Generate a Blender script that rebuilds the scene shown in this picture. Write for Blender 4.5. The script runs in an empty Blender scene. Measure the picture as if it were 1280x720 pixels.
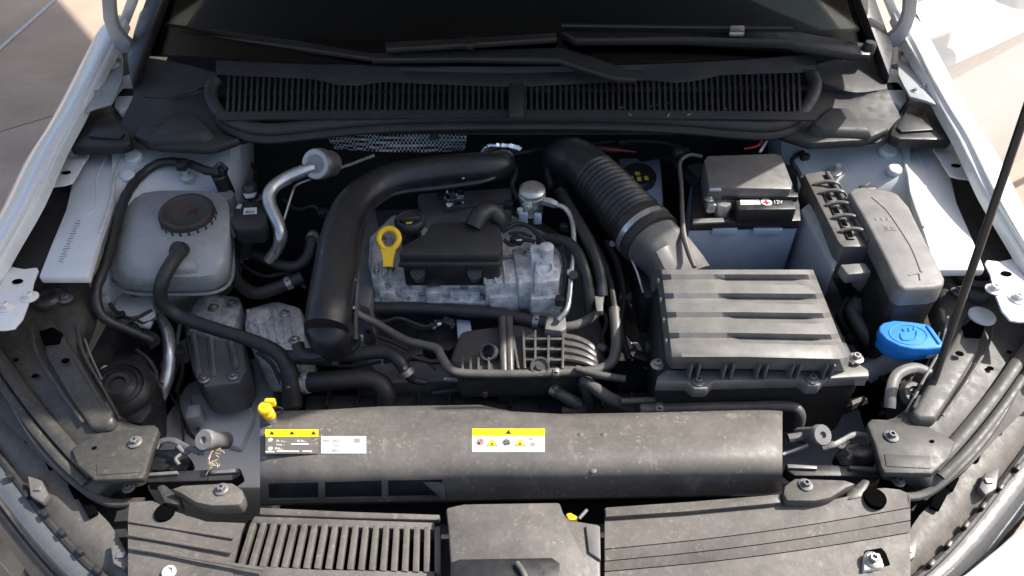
import bpy, bmesh, math, random
from mathutils import Vector, Matrix
random.seed(7)
R = math.radians
scene = bpy.context.scene
COL = scene.collection

# ------------------------------------------------------------------ camera
CAM = Vector((0.0, -0.80, 1.62)); PITCH = R(43.0); ROLL = R(0.45); LENS = 26.0
FPX = 1280 * LENS / 36.0
_F = Vector((0, math.cos(PITCH), -math.sin(PITCH)))
_U0 = Vector((0, math.sin(PITCH), math.cos(PITCH))); _R0 = Vector((1, 0, 0))
_RT = _R0 * math.cos(ROLL) - _U0 * math.sin(ROLL)
_UP = _U0 * math.cos(ROLL) + _R0 * math.sin(ROLL)
cd = bpy.data.cameras.new('camera'); cam = bpy.data.objects.new('camera', cd); COL.objects.link(cam)
cam.matrix_world = Matrix(((_RT.x, _UP.x, -_F.x, CAM.x), (_RT.y, _UP.y, -_F.y, CAM.y), (_RT.z, _UP.z, -_F.z, CAM.z), (0, 0, 0, 1)))
cd.lens = LENS; cd.sensor_width = 36; cd.clip_start = 0.02; cd.clip_end = 400
scene.camera = cam

# ------------------------------------------------------------------ light
SUN = Vector((1.02, 0.315, 1.20)).normalized()
w = bpy.data.worlds.new('World'); scene.world = w; w.use_nodes = True
nt = w.node_tree; sky = nt.nodes.new('ShaderNodeTexSky'); sky.sky_type = 'NISHITA'; sky.sun_disc = False
sky.sun_elevation = math.asin(SUN.z); sky.sun_rotation = math.atan2(SUN.x, SUN.y); sky.dust_density = 3.5; sky.ozone_density = 0.6
nt.links.new(sky.outputs[0], nt.nodes['Background'].inputs[0]); nt.nodes['Background'].inputs[1].default_value = 0.13
sl = bpy.data.lights.new('sun', 'SUN'); sl.energy = 5.0; sl.angle = R(0.6); sl.color = (1.0, 0.955, 0.89)
so = bpy.data.objects.new('sun', sl); COL.objects.link(so); so.rotation_euler = SUN.to_track_quat('Z', 'Y').to_euler(); so.location = (4, 1, 5)
vs = scene.view_settings; vs.view_transform = 'Standard'; vs.look = 'None'; vs.exposure = 0.82; vs.gamma = 1.0
scene.cycles.max_bounces = 8; scene.cycles.use_denoising = True

# ------------------------------------------------------------------ helpers
def ray(px, py):
    return _F + _RT * ((px - 640) / FPX) + _UP * ((360 - py) / FPX)
def W(px, py, z):                       # a point of the place at height z
    d = ray(px, py); return CAM + d * ((z - CAM.z) / d.z)
def WY(px, py, y):                      # a point of the place on the upright plane y
    d = ray(px, py); return CAM + d * ((y - CAM.y) / d.y)
def WX(px, py, x):
    d = ray(px, py); return CAM + d * ((x - CAM.x) / d.x)
def mpp(p): return (p - CAM).dot(_F) / FPX
def Q(pts, z=None): return [W(p[0], p[1], p[2] if len(p) > 2 else z) for p in pts]
def mir(pts): return [Vector((-p.x, p.y, p.z)) for p in pts]

def catmull(pts, n):
    if len(pts) == 2: return [pts[0].lerp(pts[1], i / n) for i in range(n + 1)]
    out = []
    for i in range(len(pts) - 1):
        p0 = pts[i - 1] if i else pts[0] * 2 - pts[1]; p1 = pts[i]; p2 = pts[i + 1]
        p3 = pts[i + 2] if i + 2 < len(pts) else p2 * 2 - p1
        for k in range(n):
            t = k / n
            out.append(0.5 * ((2 * p1) + (p2 - p0) * t + (2 * p0 - 5 * p1 + 4 * p2 - p3) * t * t + (3 * p1 - p0 - 3 * p2 + p3) * t ** 3))
    out.append(pts[-1].copy()); return out
def lin(vals, n):
    out = []
    for a, b in zip(vals, vals[1:]):
        out += [a + (b - a) * k / n for k in range(n)]
    return out + [vals[-1]]

class B:
    def __init__(s): s.bm = bmesh.new()
    def _merge(s, t):
        m = bpy.data.meshes.new('t'); t.to_mesh(m); t.free(); s.bm.from_mesh(m); bpy.data.meshes.remove(m); return s
    def _bev(s, t, bev, seg=2):
        if bev > 0:
            es = [e for e in t.edges if len(e.link_faces) == 2 and e.calc_face_angle(0) > 0.35]
            bmesh.ops.bevel(t, geom=es, offset=bev, segments=seg, profile=0.5, affect='EDGES', clamp_overlap=True)
    def box(s, c, size, rot=None, bev=0.0):
        t = bmesh.new(); bmesh.ops.create_cube(t, size=1)
        for v in t.verts: v.co = Vector((v.co.x * size[0], v.co.y * size[1], v.co.z * size[2]))
        s._bev(t, bev)
        M = Matrix.Translation(c) @ (rot.to_4x4() if rot else Matrix())
        bmesh.ops.transform(t, matrix=M, verts=t.verts); return s._merge(t)
    def prism(s, pts, depth, bev=0.0, d=(0, 0, -1), grow=0.0, seg=2):
        t = bmesh.new(); d = Vector(d).normalized()
        c = sum(pts, Vector()) / len(pts)
        a = [t.verts.new(p) for p in pts]
        b = [t.verts.new(c + (p - c) * (1 + grow) + d * depth) for p in pts]
        n = len(pts); t.faces.new(a); t.faces.new(b[::-1])
        for i in range(n): t.faces.new((a[i], b[i], b[(i + 1) % n], a[(i + 1) % n]))
        bmesh.ops.recalc_face_normals(t, faces=t.faces)
        s._bev(t, bev, seg); return s._merge(t)
    def tube(s, pts, r, n=6, seg=12, caps=True, prof=None, flat=1.0):
        P = catmull(pts, n); rs = lin(r, n) if isinstance(r, (list, tuple)) else [r] * len(P)
        t = bmesh.new(); rings = []; nrm = None
        for i, p in enumerate(P):
            tan = (P[min(i + 1, len(P) - 1)] - P[max(i - 1, 0)]).normalized()
            if nrm is None:
                ref = Vector((0, 0, 1)) if abs(tan.z) < 0.9 else Vector((1, 0, 0)); nrm = (ref - tan * ref.dot(tan)).normalized()
            else: nrm = (nrm - tan * nrm.dot(tan)).normalized()
            bi = tan.cross(nrm); rr = rs[i] * (prof(i, len(P)) if prof else 1)
            rings.append([t.verts.new(p + (nrm * math.cos(2 * math.pi * k / seg) * flat + bi * math.sin(2 * math.pi * k / seg)) * rr) for k in range(seg)])
        for A, C in zip(rings, rings[1:]):
            for k in range(seg): t.faces.new((A[k], A[(k + 1) % seg], C[(k + 1) % seg], C[k]))
        if caps: t.faces.new(rings[0][::-1]); t.faces.new(rings[-1])
        bmesh.ops.recalc_face_normals(t, faces=t.faces); return s._merge(t)
    def lathe(s, prof, o, axis=(0, 0, 1), seg=24, squash=None):
        t = bmesh.new(); q = Vector(axis).to_track_quat('Z', 'Y'); rings = []
        for r, h in prof:
            if r < 1e-6: rings.append([t.verts.new(Vector(o) + q @ Vector((0, 0, h)))]); continue
            rings.append([t.verts.new(Vector(o) + q @ Vector((r * math.cos(2 * math.pi * k / seg), r * math.sin(2 * math.pi * k / seg) * (squash or 1), h))) for k in range(seg)])
        for A, C in zip(rings, rings[1:]):
            for k in range(seg):
                k2 = (k + 1) % seg
                f = [A[k % len(A)], A[k2 % len(A)], C[k2 % len(C)], C[k % len(C)]]
                u = []
                for v in f:
                    if v not in u: u.append(v)
                if len(u) > 2: t.faces.new(u)
        if len(rings[0]) > 1: t.faces.new(rings[0][::-1])
        if len(rings[-1]) > 1: t.faces.new(rings[-1])
        bmesh.ops.recalc_face_normals(t, faces=t.faces); return s._merge(t)
    def grid(s, rows, thick=0.0, skip=(), up=0, bev=0):      # rows of points; skip: (row, col) faces left open; up: catmull refinement
        if up:
            rows = [catmull(r, up) for r in rows]
            cols = [catmull(list(c), up) for c in zip(*rows)]; rows = list(zip(*cols))
        t = bmesh.new(); V = [[t.verts.new(p) for p in r] for r in rows]
        for i in range(len(V) - 1):
            for j in range(len(V[0]) - 1):
                if (i, j) not in skip:
                    try: t.faces.new((V[i][j], V[i + 1][j], V[i + 1][j + 1], V[i][j + 1]))
                    except ValueError: pass
        for v in [v for v in t.verts if not v.link_faces]: t.verts.remove(v)
        bmesh.ops.recalc_face_normals(t, faces=t.faces)
        if sum(f.normal.z * f.calc_area() for f in t.faces) < 0: bmesh.ops.reverse_faces(t, faces=t.faces)
        if thick:
            bmesh.ops.solidify(t, geom=t.faces[:], thickness=thick)
            bmesh.ops.recalc_face_normals(t, faces=t.faces)
        if bev: s._bev(t, bev)
        return s._merge(t)
    def loft(s, rings):
        t = bmesh.new(); V = [[t.verts.new(p) for p in r] for r in rings]; n = len(V[0])
        for A, C in zip(V, V[1:]):
            for k in range(n): t.faces.new((A[k], A[(k + 1) % n], C[(k + 1) % n], C[k]))
        t.faces.new(V[0][::-1]); t.faces.new(V[-1])
        bmesh.ops.recalc_face_normals(t, faces=t.faces); return s._merge(t)
    def obj(s, name, mat, parent=None, label=None, cat=None, group=None, kind=None, ang=38):
        me = bpy.data.meshes.new(name); bm = s.bm
        if parent is None:
            lo = Vector([min(v.co[i] for v in bm.verts) for i in range(3)]); hi = Vector([max(v.co[i] for v in bm.verts) for i in range(3)])
            o0 = Vector(((lo.x + hi.x) / 2, (lo.y + hi.y) / 2, lo.z))
        else: o0 = BASE[parent.name]
        bmesh.ops.translate(bm, vec=-o0, verts=bm.verts)
        bm.to_mesh(me); bm.free()
        for p in me.polygons: p.use_smooth = True
        me.set_sharp_from_angle(angle=R(ang))
        me.materials.append(M[mat] if isinstance(mat, str) else mat)
        o = bpy.data.objects.new(name, me); COL.objects.link(o)
        if parent is None: o.location = o0
        else: o.parent = parent
        BASE[o.name] = o0
        tagit(o, label, cat, group, kind); return o
BASE = {}
def tagit(o, label=None, cat=None, group=None, kind=None):
    if label: o['label'] = label
    if cat: o['category'] = cat
    if group: o['group'] = group
    if kind: o['kind'] = kind
def thing(name, label, cat, loc=(0, 0, 0), group=None):
    o = bpy.data.objects.new(name, None); COL.objects.link(o); o.location = loc; o.empty_display_size = 0.05
    BASE[o.name] = Vector(loc); tagit(o, label, cat, group); return o
_shared = {}
def place(key, build, name, mat, parent, loc, axis=(0, 0, 1), scale=1.0, spin=0.0):   # alike pieces share one mesh
    k = (key, mat)
    if k not in _shared:
        b = build(); me = bpy.data.meshes.new(key); b.bm.to_mesh(me); b.bm.free()
        for p in me.polygons: p.use_smooth = True
        me.set_sharp_from_angle(angle=R(35)); me.materials.append(M[mat]); _shared[k] = me
    o = bpy.data.objects.new(name, _shared[k]); COL.objects.link(o)
    o.parent = parent; base = BASE[parent.name] if parent else Vector()
    o.location = Vector(loc) - base
    o.rotation_euler = (Vector(axis).to_track_quat('Z', 'Y') @ Matrix.Rotation(spin, 3, 'Z').to_quaternion()).to_euler(); o.scale = (scale,) * 3
    BASE[o.name] = Vector(loc); return o
def _bolt():
    b = B(); b.lathe([(0.0, 0.0), (0.0105, 0.0), (0.0105, 0.0015), (0.0075, 0.003), (0.0075, 0.0031)], (0, 0, 0), seg=16)
    b.lathe([(0.006, 0.002), (0.006, 0.0075), (0.005, 0.0085), (0.0032, 0.0085), (0.0028, 0.005), (0, 0.005)], (0, 0, 0), seg=6); return b
def bolt(parent, px, py, z, s=1.0, mat='steel', axis=(0, 0, 1), name='bolt'):
    return place('bolt', _bolt, name, mat, parent, W(px, py, z), axis, s, random.random() * 3)
def text_mesh(s_, size, origin, xdir, nrm, name, mat, parent, extrude=0.0002, align='LEFT', sx=1.0):
    c = bpy.data.curves.new('t', 'FONT'); c.body = s_; c.size = size; c.extrude = extrude; c.align_x = align
    t = bpy.data.objects.new('t', c); me = bpy.data.meshes.new_from_object(t)
    xd = Vector(xdir).normalized(); n = Vector(nrm).normalized(); n = (n - xd * n.dot(xd)).normalized(); yd = n.cross(xd)
    base = BASE[parent.name]
    for v in me.vertices: v.co = Vector(origin) + xd * v.co.x * sx + yd * v.co.y + n * v.co.z - base
    me.materials.clear(); me.materials.append(M[mat])
    bpy.data.objects.remove(t); bpy.data.curves.remove(c)
    o = bpy.data.objects.new(name, me); COL.objects.link(o); o.parent = parent; BASE[o.name] = base; return o

# ------------------------------------------------------------------ materials
M = {}
def mat(name, col, rough=0.5, metal=0.0, var=0.25, vs_=30.0, dust=0.0, dcol=(0.235, 0.215, 0.19), spots=0.0, bump=0.0, bs=400.0, coat=0.0, rv=0.12, trans=0.0, sss=0.0, streak=0.0, spec=0.5):
    m = bpy.data.materials.new(name); m.use_nodes = True; M[name] = m
    T = m.node_tree; N = T.nodes.new; L = T.links.new; b = T.nodes['Principled BSDF']
    tc = N('ShaderNodeTexCoord'); co = tc.outputs['Object']
    def noise(sc, det=4, rg=0.6, vec=None):
        n = N('ShaderNodeTexNoise'); n.inputs['Scale'].default_value = sc; n.inputs['Detail'].default_value = det; n.inputs['Roughness'].default_value = rg
        L(vec or co, n.inputs['Vector']); return n.outputs['Fac']
    def ramp(v, a, c, o0=0.0, o1=1.0):
        r = N('ShaderNodeMapRange'); r.inputs[1].default_value = a; r.inputs[2].default_value = c; r.inputs[3].default_value = o0; r.inputs[4].default_value = o1
        L(v, r.inputs[0]); return r.outputs[0]
    def mix(f, A, C):
        x = N('ShaderNodeMix'); x.data_type = 'RGBA'
        for inp, v in ((x.inputs[0], f), (x.inputs[6], A), (x.inputs[7], C)):
            if isinstance(v, (int, float)): inp.default_value = v
            elif isinstance(v, tuple): inp.default_value = (*v, 1)
            else: L(v, inp)
        return x.outputs[2]
    def mul(a_, c_):
        x = N('ShaderNodeMath'); x.operation = 'MULTIPLY'
        for inp, v in ((x.inputs[0], a_), (x.inputs[1], c_)):
            if isinstance(v, (int, float)): inp.default_value = v
            else: L(v, inp)
        return x.outputs[0]
    n1 = noise(vs_)
    c = mix(ramp(n1, 0.3, 0.7), tuple(x * (1 - var) for x in col), tuple(min(1, x * (1 + var)) for x in col))
    if dust:
        g = N('ShaderNodeNewGeometry'); sx = N('ShaderNodeSeparateXYZ'); L(g.outputs['Normal'], sx.inputs[0])
        upf = ramp(sx.outputs[2], -0.1, 0.8, 0.25, 1.0)
        f = mul(mul(ramp(noise(9.0, 6, 0.65), 0.25, 0.75), upf), dust)
        c = mix(f, c, dcol)
        f2 = mul(mul(ramp(noise(160.0, 3, 0.7), 0.5, 0.75), upf), dust * 0.8); c = mix(f2, c, dcol)
    if spots:
        v = N('ShaderNodeTexVoronoi'); v.inputs['Scale'].default_value = 120; v.inputs['Randomness'].default_value = 1
        dv = N('ShaderNodeVectorMath'); dv.operation = 'ADD'; nn = N('ShaderNodeTexNoise'); nn.inputs['Scale'].default_value = 60; L(co, nn.inputs['Vector'])
        sc = N('ShaderNodeVectorMath'); sc.operation = 'SCALE'; sc.inputs[3].default_value = 0.02; L(nn.outputs['Color'], sc.inputs[0]); L(co, dv.inputs[0]); L(sc.outputs[0], dv.inputs[1]); L(dv.outputs[0], v.inputs['Vector'])
        f = mul(mul(ramp(v.outputs['Distance'], 0.34, 0.12), ramp(noise(22.0, 4, 0.7), 0.5, 0.68)), spots)
        c = mix(f, c, (0.42, 0.36, 0.29))
    if streak:
        mp = N('ShaderNodeMapping'); mp.inputs['Scale'].default_value = (22, 9, 9); mp.inputs['Rotation'].default_value = (0, 0, 0.35); L(co, mp.inputs[0])
        f = mul(mul(ramp(noise(3.0, 5, 0.7, mp.outputs[0]), 0.56, 0.72), ramp(noise(12.0, 3, 0.6), 0.48, 0.62)), streak)
        c = mix(f, c, (0.45, 0.40, 0.34))
    L(c, b.inputs['Base Color'])
    L(ramp(noise(vs_ * 2.3, 5), 0.3, 0.7, max(0.03, rough - rv), min(1, rough + rv)), b.inputs['Roughness'])
    b.inputs['Metallic'].default_value = metal; b.inputs['Coat Weight'].default_value = coat; b.inputs['Coat Roughness'].default_value = 0.06
    b.inputs['Specular IOR Level'].default_value = spec
    b.inputs['Transmission Weight'].default_value = trans
    if sss: b.inputs['Subsurface Weight'].default_value = sss; b.inputs['Subsurface Radius'].default_value = (0.02, 0.02, 0.02); b.inputs['Subsurface Scale'].default_value = 0.5
    if bump:
        bn = N('ShaderNodeBump'); bn.inputs['Strength'].default_value = bump; bn.inputs['Distance'].default_value = 0.001
        L(noise(bs, 3), bn.inputs['Height']); L(bn.outputs[0], b.inputs['Normal'])
    return m
mat('paint', (0.70, 0.71, 0.71), 0.28, var=0.03, vs_=8, coat=0.6, dust=0.0, dcol=(0.45, 0.40, 0.33), rv=0.08)
mat('paint_inner', (0.58, 0.61, 0.63), 0.42, var=0.06, vs_=14, dust=0.16, dcol=(0.40, 0.36, 0.30), bump=0.05, bs=120)
mat('paint_grey', (0.34, 0.36, 0.38), 0.45, var=0.12, vs_=14, dust=0.3)
mat('sealant', (0.50, 0.50, 0.47), 0.6, bump=0.4, bs=180)
mat('plastic', (0.014, 0.0145, 0.016), 0.42, dust=0.06, bump=0.15, bs=900)
mat('plastic_shiny', (0.016, 0.016, 0.018), 0.36, dust=0.0, bump=0.05, bs=600)
mat('plastic_matt', (0.017, 0.0175, 0.019), 0.55, dust=0.09, bump=0.3, bs=700)
mat('plastic_dusty', (0.095, 0.092, 0.088), 0.42, dust=0.3, spots=0.0, bump=0.2, bs=800)
mat('plastic_cover', (0.074, 0.069, 0.065), 0.52, spec=0.4, dust=0.32, spots=0.5, streak=0.3, bump=0.12, bs=600)
mat('plastic_front', (0.072, 0.066, 0.060), 0.55, spec=0.3, dust=0.36, spots=0.25, bump=0.15, bs=500)
mat('plastic_airbox', (0.135, 0.131, 0.125), 0.48, spec=0.4, dust=0.25, dcol=(0.20, 0.19, 0.175), bump=0.12, bs=900, rv=0.06)
mat('plastic_box', (0.15, 0.147, 0.142), 0.5, dust=0.3, dcol=(0.20, 0.19, 0.18), bump=0.2, bs=700)
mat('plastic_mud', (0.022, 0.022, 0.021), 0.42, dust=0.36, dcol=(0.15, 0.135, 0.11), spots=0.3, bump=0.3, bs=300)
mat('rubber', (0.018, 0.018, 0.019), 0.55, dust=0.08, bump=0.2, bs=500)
mat('rubber_lit', (0.06, 0.058, 0.055), 0.45, dust=0.35, bump=0.15, bs=500)  # paler copy of rubber with the sunlight put into its colour
mat('braid', (0.07, 0.068, 0.064), 0.7, dust=0.4, bump=1.0, bs=900)
mat('black', (0.014, 0.0145, 0.016), 0.8, dust=0.02)
mat('alu', (0.60, 0.61, 0.62), 0.55, 0.35, var=0.4, vs_=70, dust=0.15, bump=1.0, bs=420)
mat('alu_pipe', (0.55, 0.55, 0.54), 0.32, 0.85, var=0.2, dust=0.12, bump=0.1, bs=200)
mat('steel', (0.42, 0.41, 0.39), 0.4, 0.8, dust=0.2, bump=0.2)
mat('steel_dark', (0.15, 0.152, 0.158), 0.55, 0.35, dust=0.3)
mat('foil', (0.75, 0.76, 0.78), 0.18, 1.0, var=0.1, bump=1.0, bs=160)
mat('tank', (0.30, 0.31, 0.31), 0.32, var=0.16, vs_=12, dust=0.06, sss=0.5, coat=0.2)
mat('tank_white', (0.55, 0.55, 0.53), 0.4, var=0.08, dust=0.15, sss=0.3)
mat('blue', (0.008, 0.19, 0.62), 0.55, spec=0.3, var=0.1, dust=0.14, bump=0.05)
mat('battery_blue', (0.34, 0.42, 0.53), 0.4, var=0.08, dust=0.12)
mat('yellow', (0.80, 0.50, 0.01), 0.38, var=0.06, dust=0.04)
mat('label_yellow', (0.85, 0.62, 0.01), 0.4, var=0.03)
mat('label_white', (0.62, 0.61, 0.60), 0.35, var=0.05, dust=0.12)
mat('label_grey', (0.40, 0.41, 0.42), 0.3, var=0.05, dust=0.1)
mat('ink', (0.02, 0.02, 0.02), 0.5, var=0.1)
mat('ink_white', (0.6, 0.6, 0.58), 0.5, var=0.1)
mat('ink_grey', (0.22, 0.22, 0.22), 0.5, var=0.1)
mat('ink_stamp', (0.25, 0.255, 0.26), 0.5, var=0.1)
mat('ink_yellow', (0.55, 0.50, 0.05), 0.5, var=0.1)
mat('red', (0.45, 0.02, 0.015), 0.4, var=0.1)
mat('white_cap', (0.72, 0.72, 0.69), 0.4, var=0.05, dust=0.2)
mat('concrete', (0.43, 0.33, 0.245), 0.85, var=0.28, vs_=2.2, dust=0.6, dcol=(0.30, 0.24, 0.19), bump=0.5, bs=120)
mat('joint', (0.12, 0.10, 0.085), 0.9, dust=0.3)
mat('soil', (0.40, 0.31, 0.21), 0.9, var=0.2, vs_=5, bump=0.5, bs=60)
mat('leaf', (0.42, 0.34, 0.22), 0.7, var=0.3)
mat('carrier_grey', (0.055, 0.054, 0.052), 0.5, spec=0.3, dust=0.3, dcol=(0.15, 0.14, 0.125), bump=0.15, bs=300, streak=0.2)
mat('red_dull', (0.10, 0.025, 0.015), 0.6, var=0.2)
mat('cap_brown', (0.028, 0.024, 0.022), 0.5, dust=0.08)
mat('pink', (0.55, 0.30, 0.30), 0.5)
mat('manifold_black', (0.045, 0.044, 0.043), 0.36, dust=0.22, bump=0.1)
mat('hole_shade', (0.003, 0.003, 0.003), 0.9, var=0.1, spec=0.0)  # near-black, stands in for the shade inside holes, slots and recesses
mat('brass', (0.55, 0.42, 0.20), 0.4, 0.8)
mat('dash', (0.026, 0.029, 0.030), 0.8, dust=0.12, dcol=(0.03, 0.032, 0.032))
mat('lens', (0.075, 0.082, 0.09), 0.18, var=0.05, coat=0.6, dust=0.2)
def glass():
    m = bpy.data.materials.new('glass'); m.use_nodes = True; M['glass'] = m; T = m.node_tree; N = T.nodes.new; L = T.links.new
    T.nodes.remove(T.nodes['Principled BSDF']); out = T.nodes['Material Output']
    t = N('ShaderNodeBsdfTransparent'); t.inputs[0].default_value = (0.42, 0.47, 0.50, 1)
    g = N('ShaderNodeBsdfGlossy'); g.inputs['Roughness'].default_value = 0.02; g.inputs[0].default_value = (1, 1, 1, 1)
    f = N('ShaderNodeFresnel'); f.inputs[0].default_value = 1.45
    x = N('ShaderNodeMixShader'); L(f.outputs[0], x.inputs[0]); L(t.outputs[0], x.inputs[1]); L(g.outputs[0], x.inputs[2]); L(x.outputs[0], out.inputs[0])
glass()
def mesh_foil():
    m = mat('foil_mesh', (0.6, 0.61, 0.63), 0.25, 1.0, var=0.1); T = m.node_tree; N = T.nodes.new; L = T.links.new; b = T.nodes['Principled BSDF']
    tc = N('ShaderNodeTexCoord'); mp = N('ShaderNodeMapping'); mp.inputs['Rotation'].default_value = (0, 0, 0.78); mp.inputs['Scale'].default_value = (190, 190, 190); L(tc.outputs['Object'], mp.inputs[0])
    c = N('ShaderNodeTexChecker'); c.inputs['Scale'].default_value = 1.0; L(mp.outputs[0], c.inputs[0])
    bn = N('ShaderNodeBump'); bn.inputs['Strength'].default_value = 0.9; bn.inputs['Distance'].default_value = 0.003; L(c.outputs['Fac'], bn.inputs['Height']); L(bn.outputs[0], b.inputs['Normal'])
    mx = N('ShaderNodeMix'); mx.data_type = 'RGBA'; mx.inputs[6].default_value = (.03, .03, .03, 1); mx.inputs[7].default_value = (.85, .86, .88, 1); L(c.outputs['Fac'], mx.inputs[0]); L(mx.outputs[2], b.inputs['Base Color']); b.inputs['Metallic'].default_value = 0.3
mesh_foil()
# ------------------------------------------------------------------ the setting
ground = B().grid([[Vector((x, y, -0.012)) for x in (-60, 60)] for y in (-60, 60)]).obj('ground', 'joint', kind='structure')
ya = R(38); ex = Vector((math.cos(ya), math.sin(ya), 0)); ey = Vector((-math.sin(ya), math.cos(ya), 0)); g0 = Vector((-2.04, 2.0, 0))
for i in range(-3, 4):
    for j in range(-3, 3):
        c = g0 + ex * (i * 2.4 + 0.7) + ey * (j * 2.4 + 1.2)
        place('concrete_slab', lambda: B().box(Vector((0, 0, -0.03)), (2.386, 2.386, 0.06), bev=0.006), 'concrete_slab', 'concrete', ground, c + Vector((0, 0, random.uniform(-0.001, 0.001))), spin=0)
for o in COL.objects:
    if o.name.startswith('concrete_slab'): o.rotation_euler = (0, 0, ya)
B().box(Vector((-2.53, 2.9, 0.003)), (0.022, 2.2, 0.002)).obj('chalk_line', 'label_grey', ground)

# ------------------------------------------------------------------ the car body
car = thing('car', 'white car seen from the front with its hood propped open', 'car')
def both(fn):
    for s in (1, -1): fn(s)
def S(pts, s): return pts if s == 1 else mir(pts)
LEFT_EDGE = [(150, 20, 1.022), (135, 48, 0.997), (112, 95, 0.977), (88, 140, 0.962), (62, 182, 0.947), (33, 245, 0.932), (2, 302, 0.912), (-40, 375, 0.885), (-85, 450, 0.860)]
def fender(s):
    A = Q(LEFT_EDGE)
    Cc = Q([(158, 24, 1.016), (146, 52, 0.991), (122, 97, 0.971), (100, 142, 0.956), (77, 184, 0.941), (49, 246, 0.924), (16, 303, 0.902), (-26, 377, 0.880), (-68, 454, 0.855)])
    dn = [p + Vector((0.002, 0, -0.018)) for p in Cc]
    rows = [[p + Vector((-0.16, -0.02, -0.62)) for p in A], [p + Vector((-0.15, -0.01, -0.35)) for p in A], [p + Vector((-0.115, 0, -0.13)) for p in A], [p + Vector((-0.06, 0, -0.035)) for p in A], [p + Vector((-0.012, 0, -0.003)) for p in A],
            [p + Vector((0.004, 0, 0.001)) for p in A], [a.lerp(c, 0.6) + Vector((0, 0, -0.002)) for a, c in zip(A, Cc)], Cc, dn]
    f = B().grid([S(list(r), s) for r in rows], thick=0.0015, up=3).obj('fender', 'paint', car)
    # bolted flange along the fender's inner edge, front and rear tabs
    z1, z2 = .893, .876
    up = Q([(79, 186), (96, 181), (114, 182), (110, 196), (103, 206), (99, 214), (90, 228), (80, 231), (64, 233), (57, 243), (50, 243)], z1)
    lo = Q([(14, 333), (30, 336), (46, 334), (48, 338), (42, 352), (38, 372), (28, 398), (18, 410), (6, 412), (-30, 412), (-20, 385)], z2)
    fl = B().prism(S(up, s), 0.004, 0.0015).obj('flange', 'paint', f); B().prism(S(lo, s), 0.004, 0.0015).obj('flange', 'paint', f)
    for (x, y, z) in ((93, 190, z1), (9, 384, z2), (38, 372, z2)):
        p = W(x, y, z); p.x *= s
        place('bolt', _bolt, 'bolt', 'white_cap', fl, p, scale=1.15)
    for (x, y, z) in ((83, 216, z1), (22, 352, z2)):
        p = W(x, y, z + 0.0006); p.x *= s
        B().lathe([(0.0, 0.0008), (0.008, 0.0008), (0.008, 0)], p, seg=16, squash=0.7).obj('slot_hole', 'hole_shade', fl)
    # black wedge stands in for the dark void seen through the gap
    sl_ = Q([(48, 240), (88, 226), (84, 262), (52, 340), (12, 340), (30, 290)], .862)
    B().prism(S(sl_, s), 0.05).obj('gap_shade', 'black', f)
    # inner apron rail
    rail = Q([(100, 180), (162, 172), (152, 200), (144, 222), (141, 246), (134, 270), (126, 292), (117, 322), (110, 346), (48, 346), (62, 310), (82, 262), (90, 228), (103, 205)], .877)
    rl = B().prism(S(rail, s), 0.014, 0.003).obj('apron_rail', 'paint_inner', car)
    B().tube(S(Q([(160, 178), (151, 200), (143, 223), (140, 246), (133, 270), (125, 292)], .878), s), .0028, seg=8).obj('seam_bead', 'sealant', rl)
    B().tube(S(Q([(138, 186), (128, 205), (121, 222), (121, 245), (118, 262), (108, 268)], .8768), s), .0022, seg=8, flat=.6).obj('pressed_crease', 'paint_inner', rl)
    B().prism(S(Q([(150, 186), (160, 184), (168, 197), (160, 205), (150, 205)], .874), s), 0.02, .004).obj('seam_dimple', 'paint_inner', rl)
    if s == 1:                       # stamped number on the rail, too faint to read
        for k in range(17):
            t = k / 16; p = W(98 - 22 * t, 276 + 51 * t, .8772)
            B().box(p, (.0065 + .002 * (k % 3), .0018 + .0008 * ((k * 7) % 2), .0006), Matrix.Rotation(R(-14 + 9 * ((k * 5) % 4)), 3, 'Z')).obj('stamped_mark', 'ink_stamp', rl)
    # strut tower and inner wheel arch, one pressed sheet
    g = [[(138, 172, .890), (200, 178, .875), (250, 182, .86), (300, 176, .875), (322, 182, .80)],
         [(140, 215, .878), (190, 213, .862), (240, 216, .845), (300, 203, .845), (324, 212, .72)],
         [(132, 260, .862), (180, 262, .83), (240, 265, .80), (292, 262, .78), (312, 268, .62)],
         [(126, 345, .80), (180, 350, .74), (240, 355, .70), (285, 350, .62), (300, 345, .5)],
         [(122, 380, .76), (160, 400, .68), (196, 396, .65), (225, 398, .58), (262, 400, .5)],
         [(128, 430, .66), (165, 455, .6), (205, 462, .56), (245, 450, .5), (280, 450, .42)]]
    tw = B().grid([S(Q(r), s) for r in g], thick=0.002, up=4).obj('strut_tower', 'paint_inner', car)
    for (x, y, z, r) in ((160, 220, .872, .013), (167, 196, .880, .016)):
        p = W(x, y, z); p.x *= s
        B().lathe([(r, -.004), (r, .003), (r * .8, .006), (0, .007)], p, axis=(0, -.3, 1), seg=20).obj('pressed_dimple', 'paint_inner', tw)
    p = W(235, 222, .845); p.x *= s
    B().lathe([(.012, -.004), (.012, .005), (.005, .007), (.005, .022), (0, .022)], p, axis=(0, -.3, 1), seg=14).obj('stud', 'sealant', tw)
    # hood hinge
    hz = .955
    hp = Q([(143, 63), (153, 70), (153, 100), (146, 115), (139, 128), (118, 134), (106, 139), (108, 133), (119, 116), (122, 104), (124, 96), (130, 90), (127, 82), (133, 72)], hz)
    hh = B().prism(S(hp, s), .006, .002).obj('hood_hinge', 'paint_grey', car)
    bp = W(141, 82, hz); bp.x *= s
    place('bolt', _bolt, 'bolt', 'white_cap', hh, bp, scale=1.3)
    for (x, y) in ((133, 122), (121, 117)):
        p = W(x, y, hz); p.x *= s
        place('bolt', _bolt, 'bolt', 'paint_grey', hh, p, scale=.7)
    yy = bp.y + .015
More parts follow.
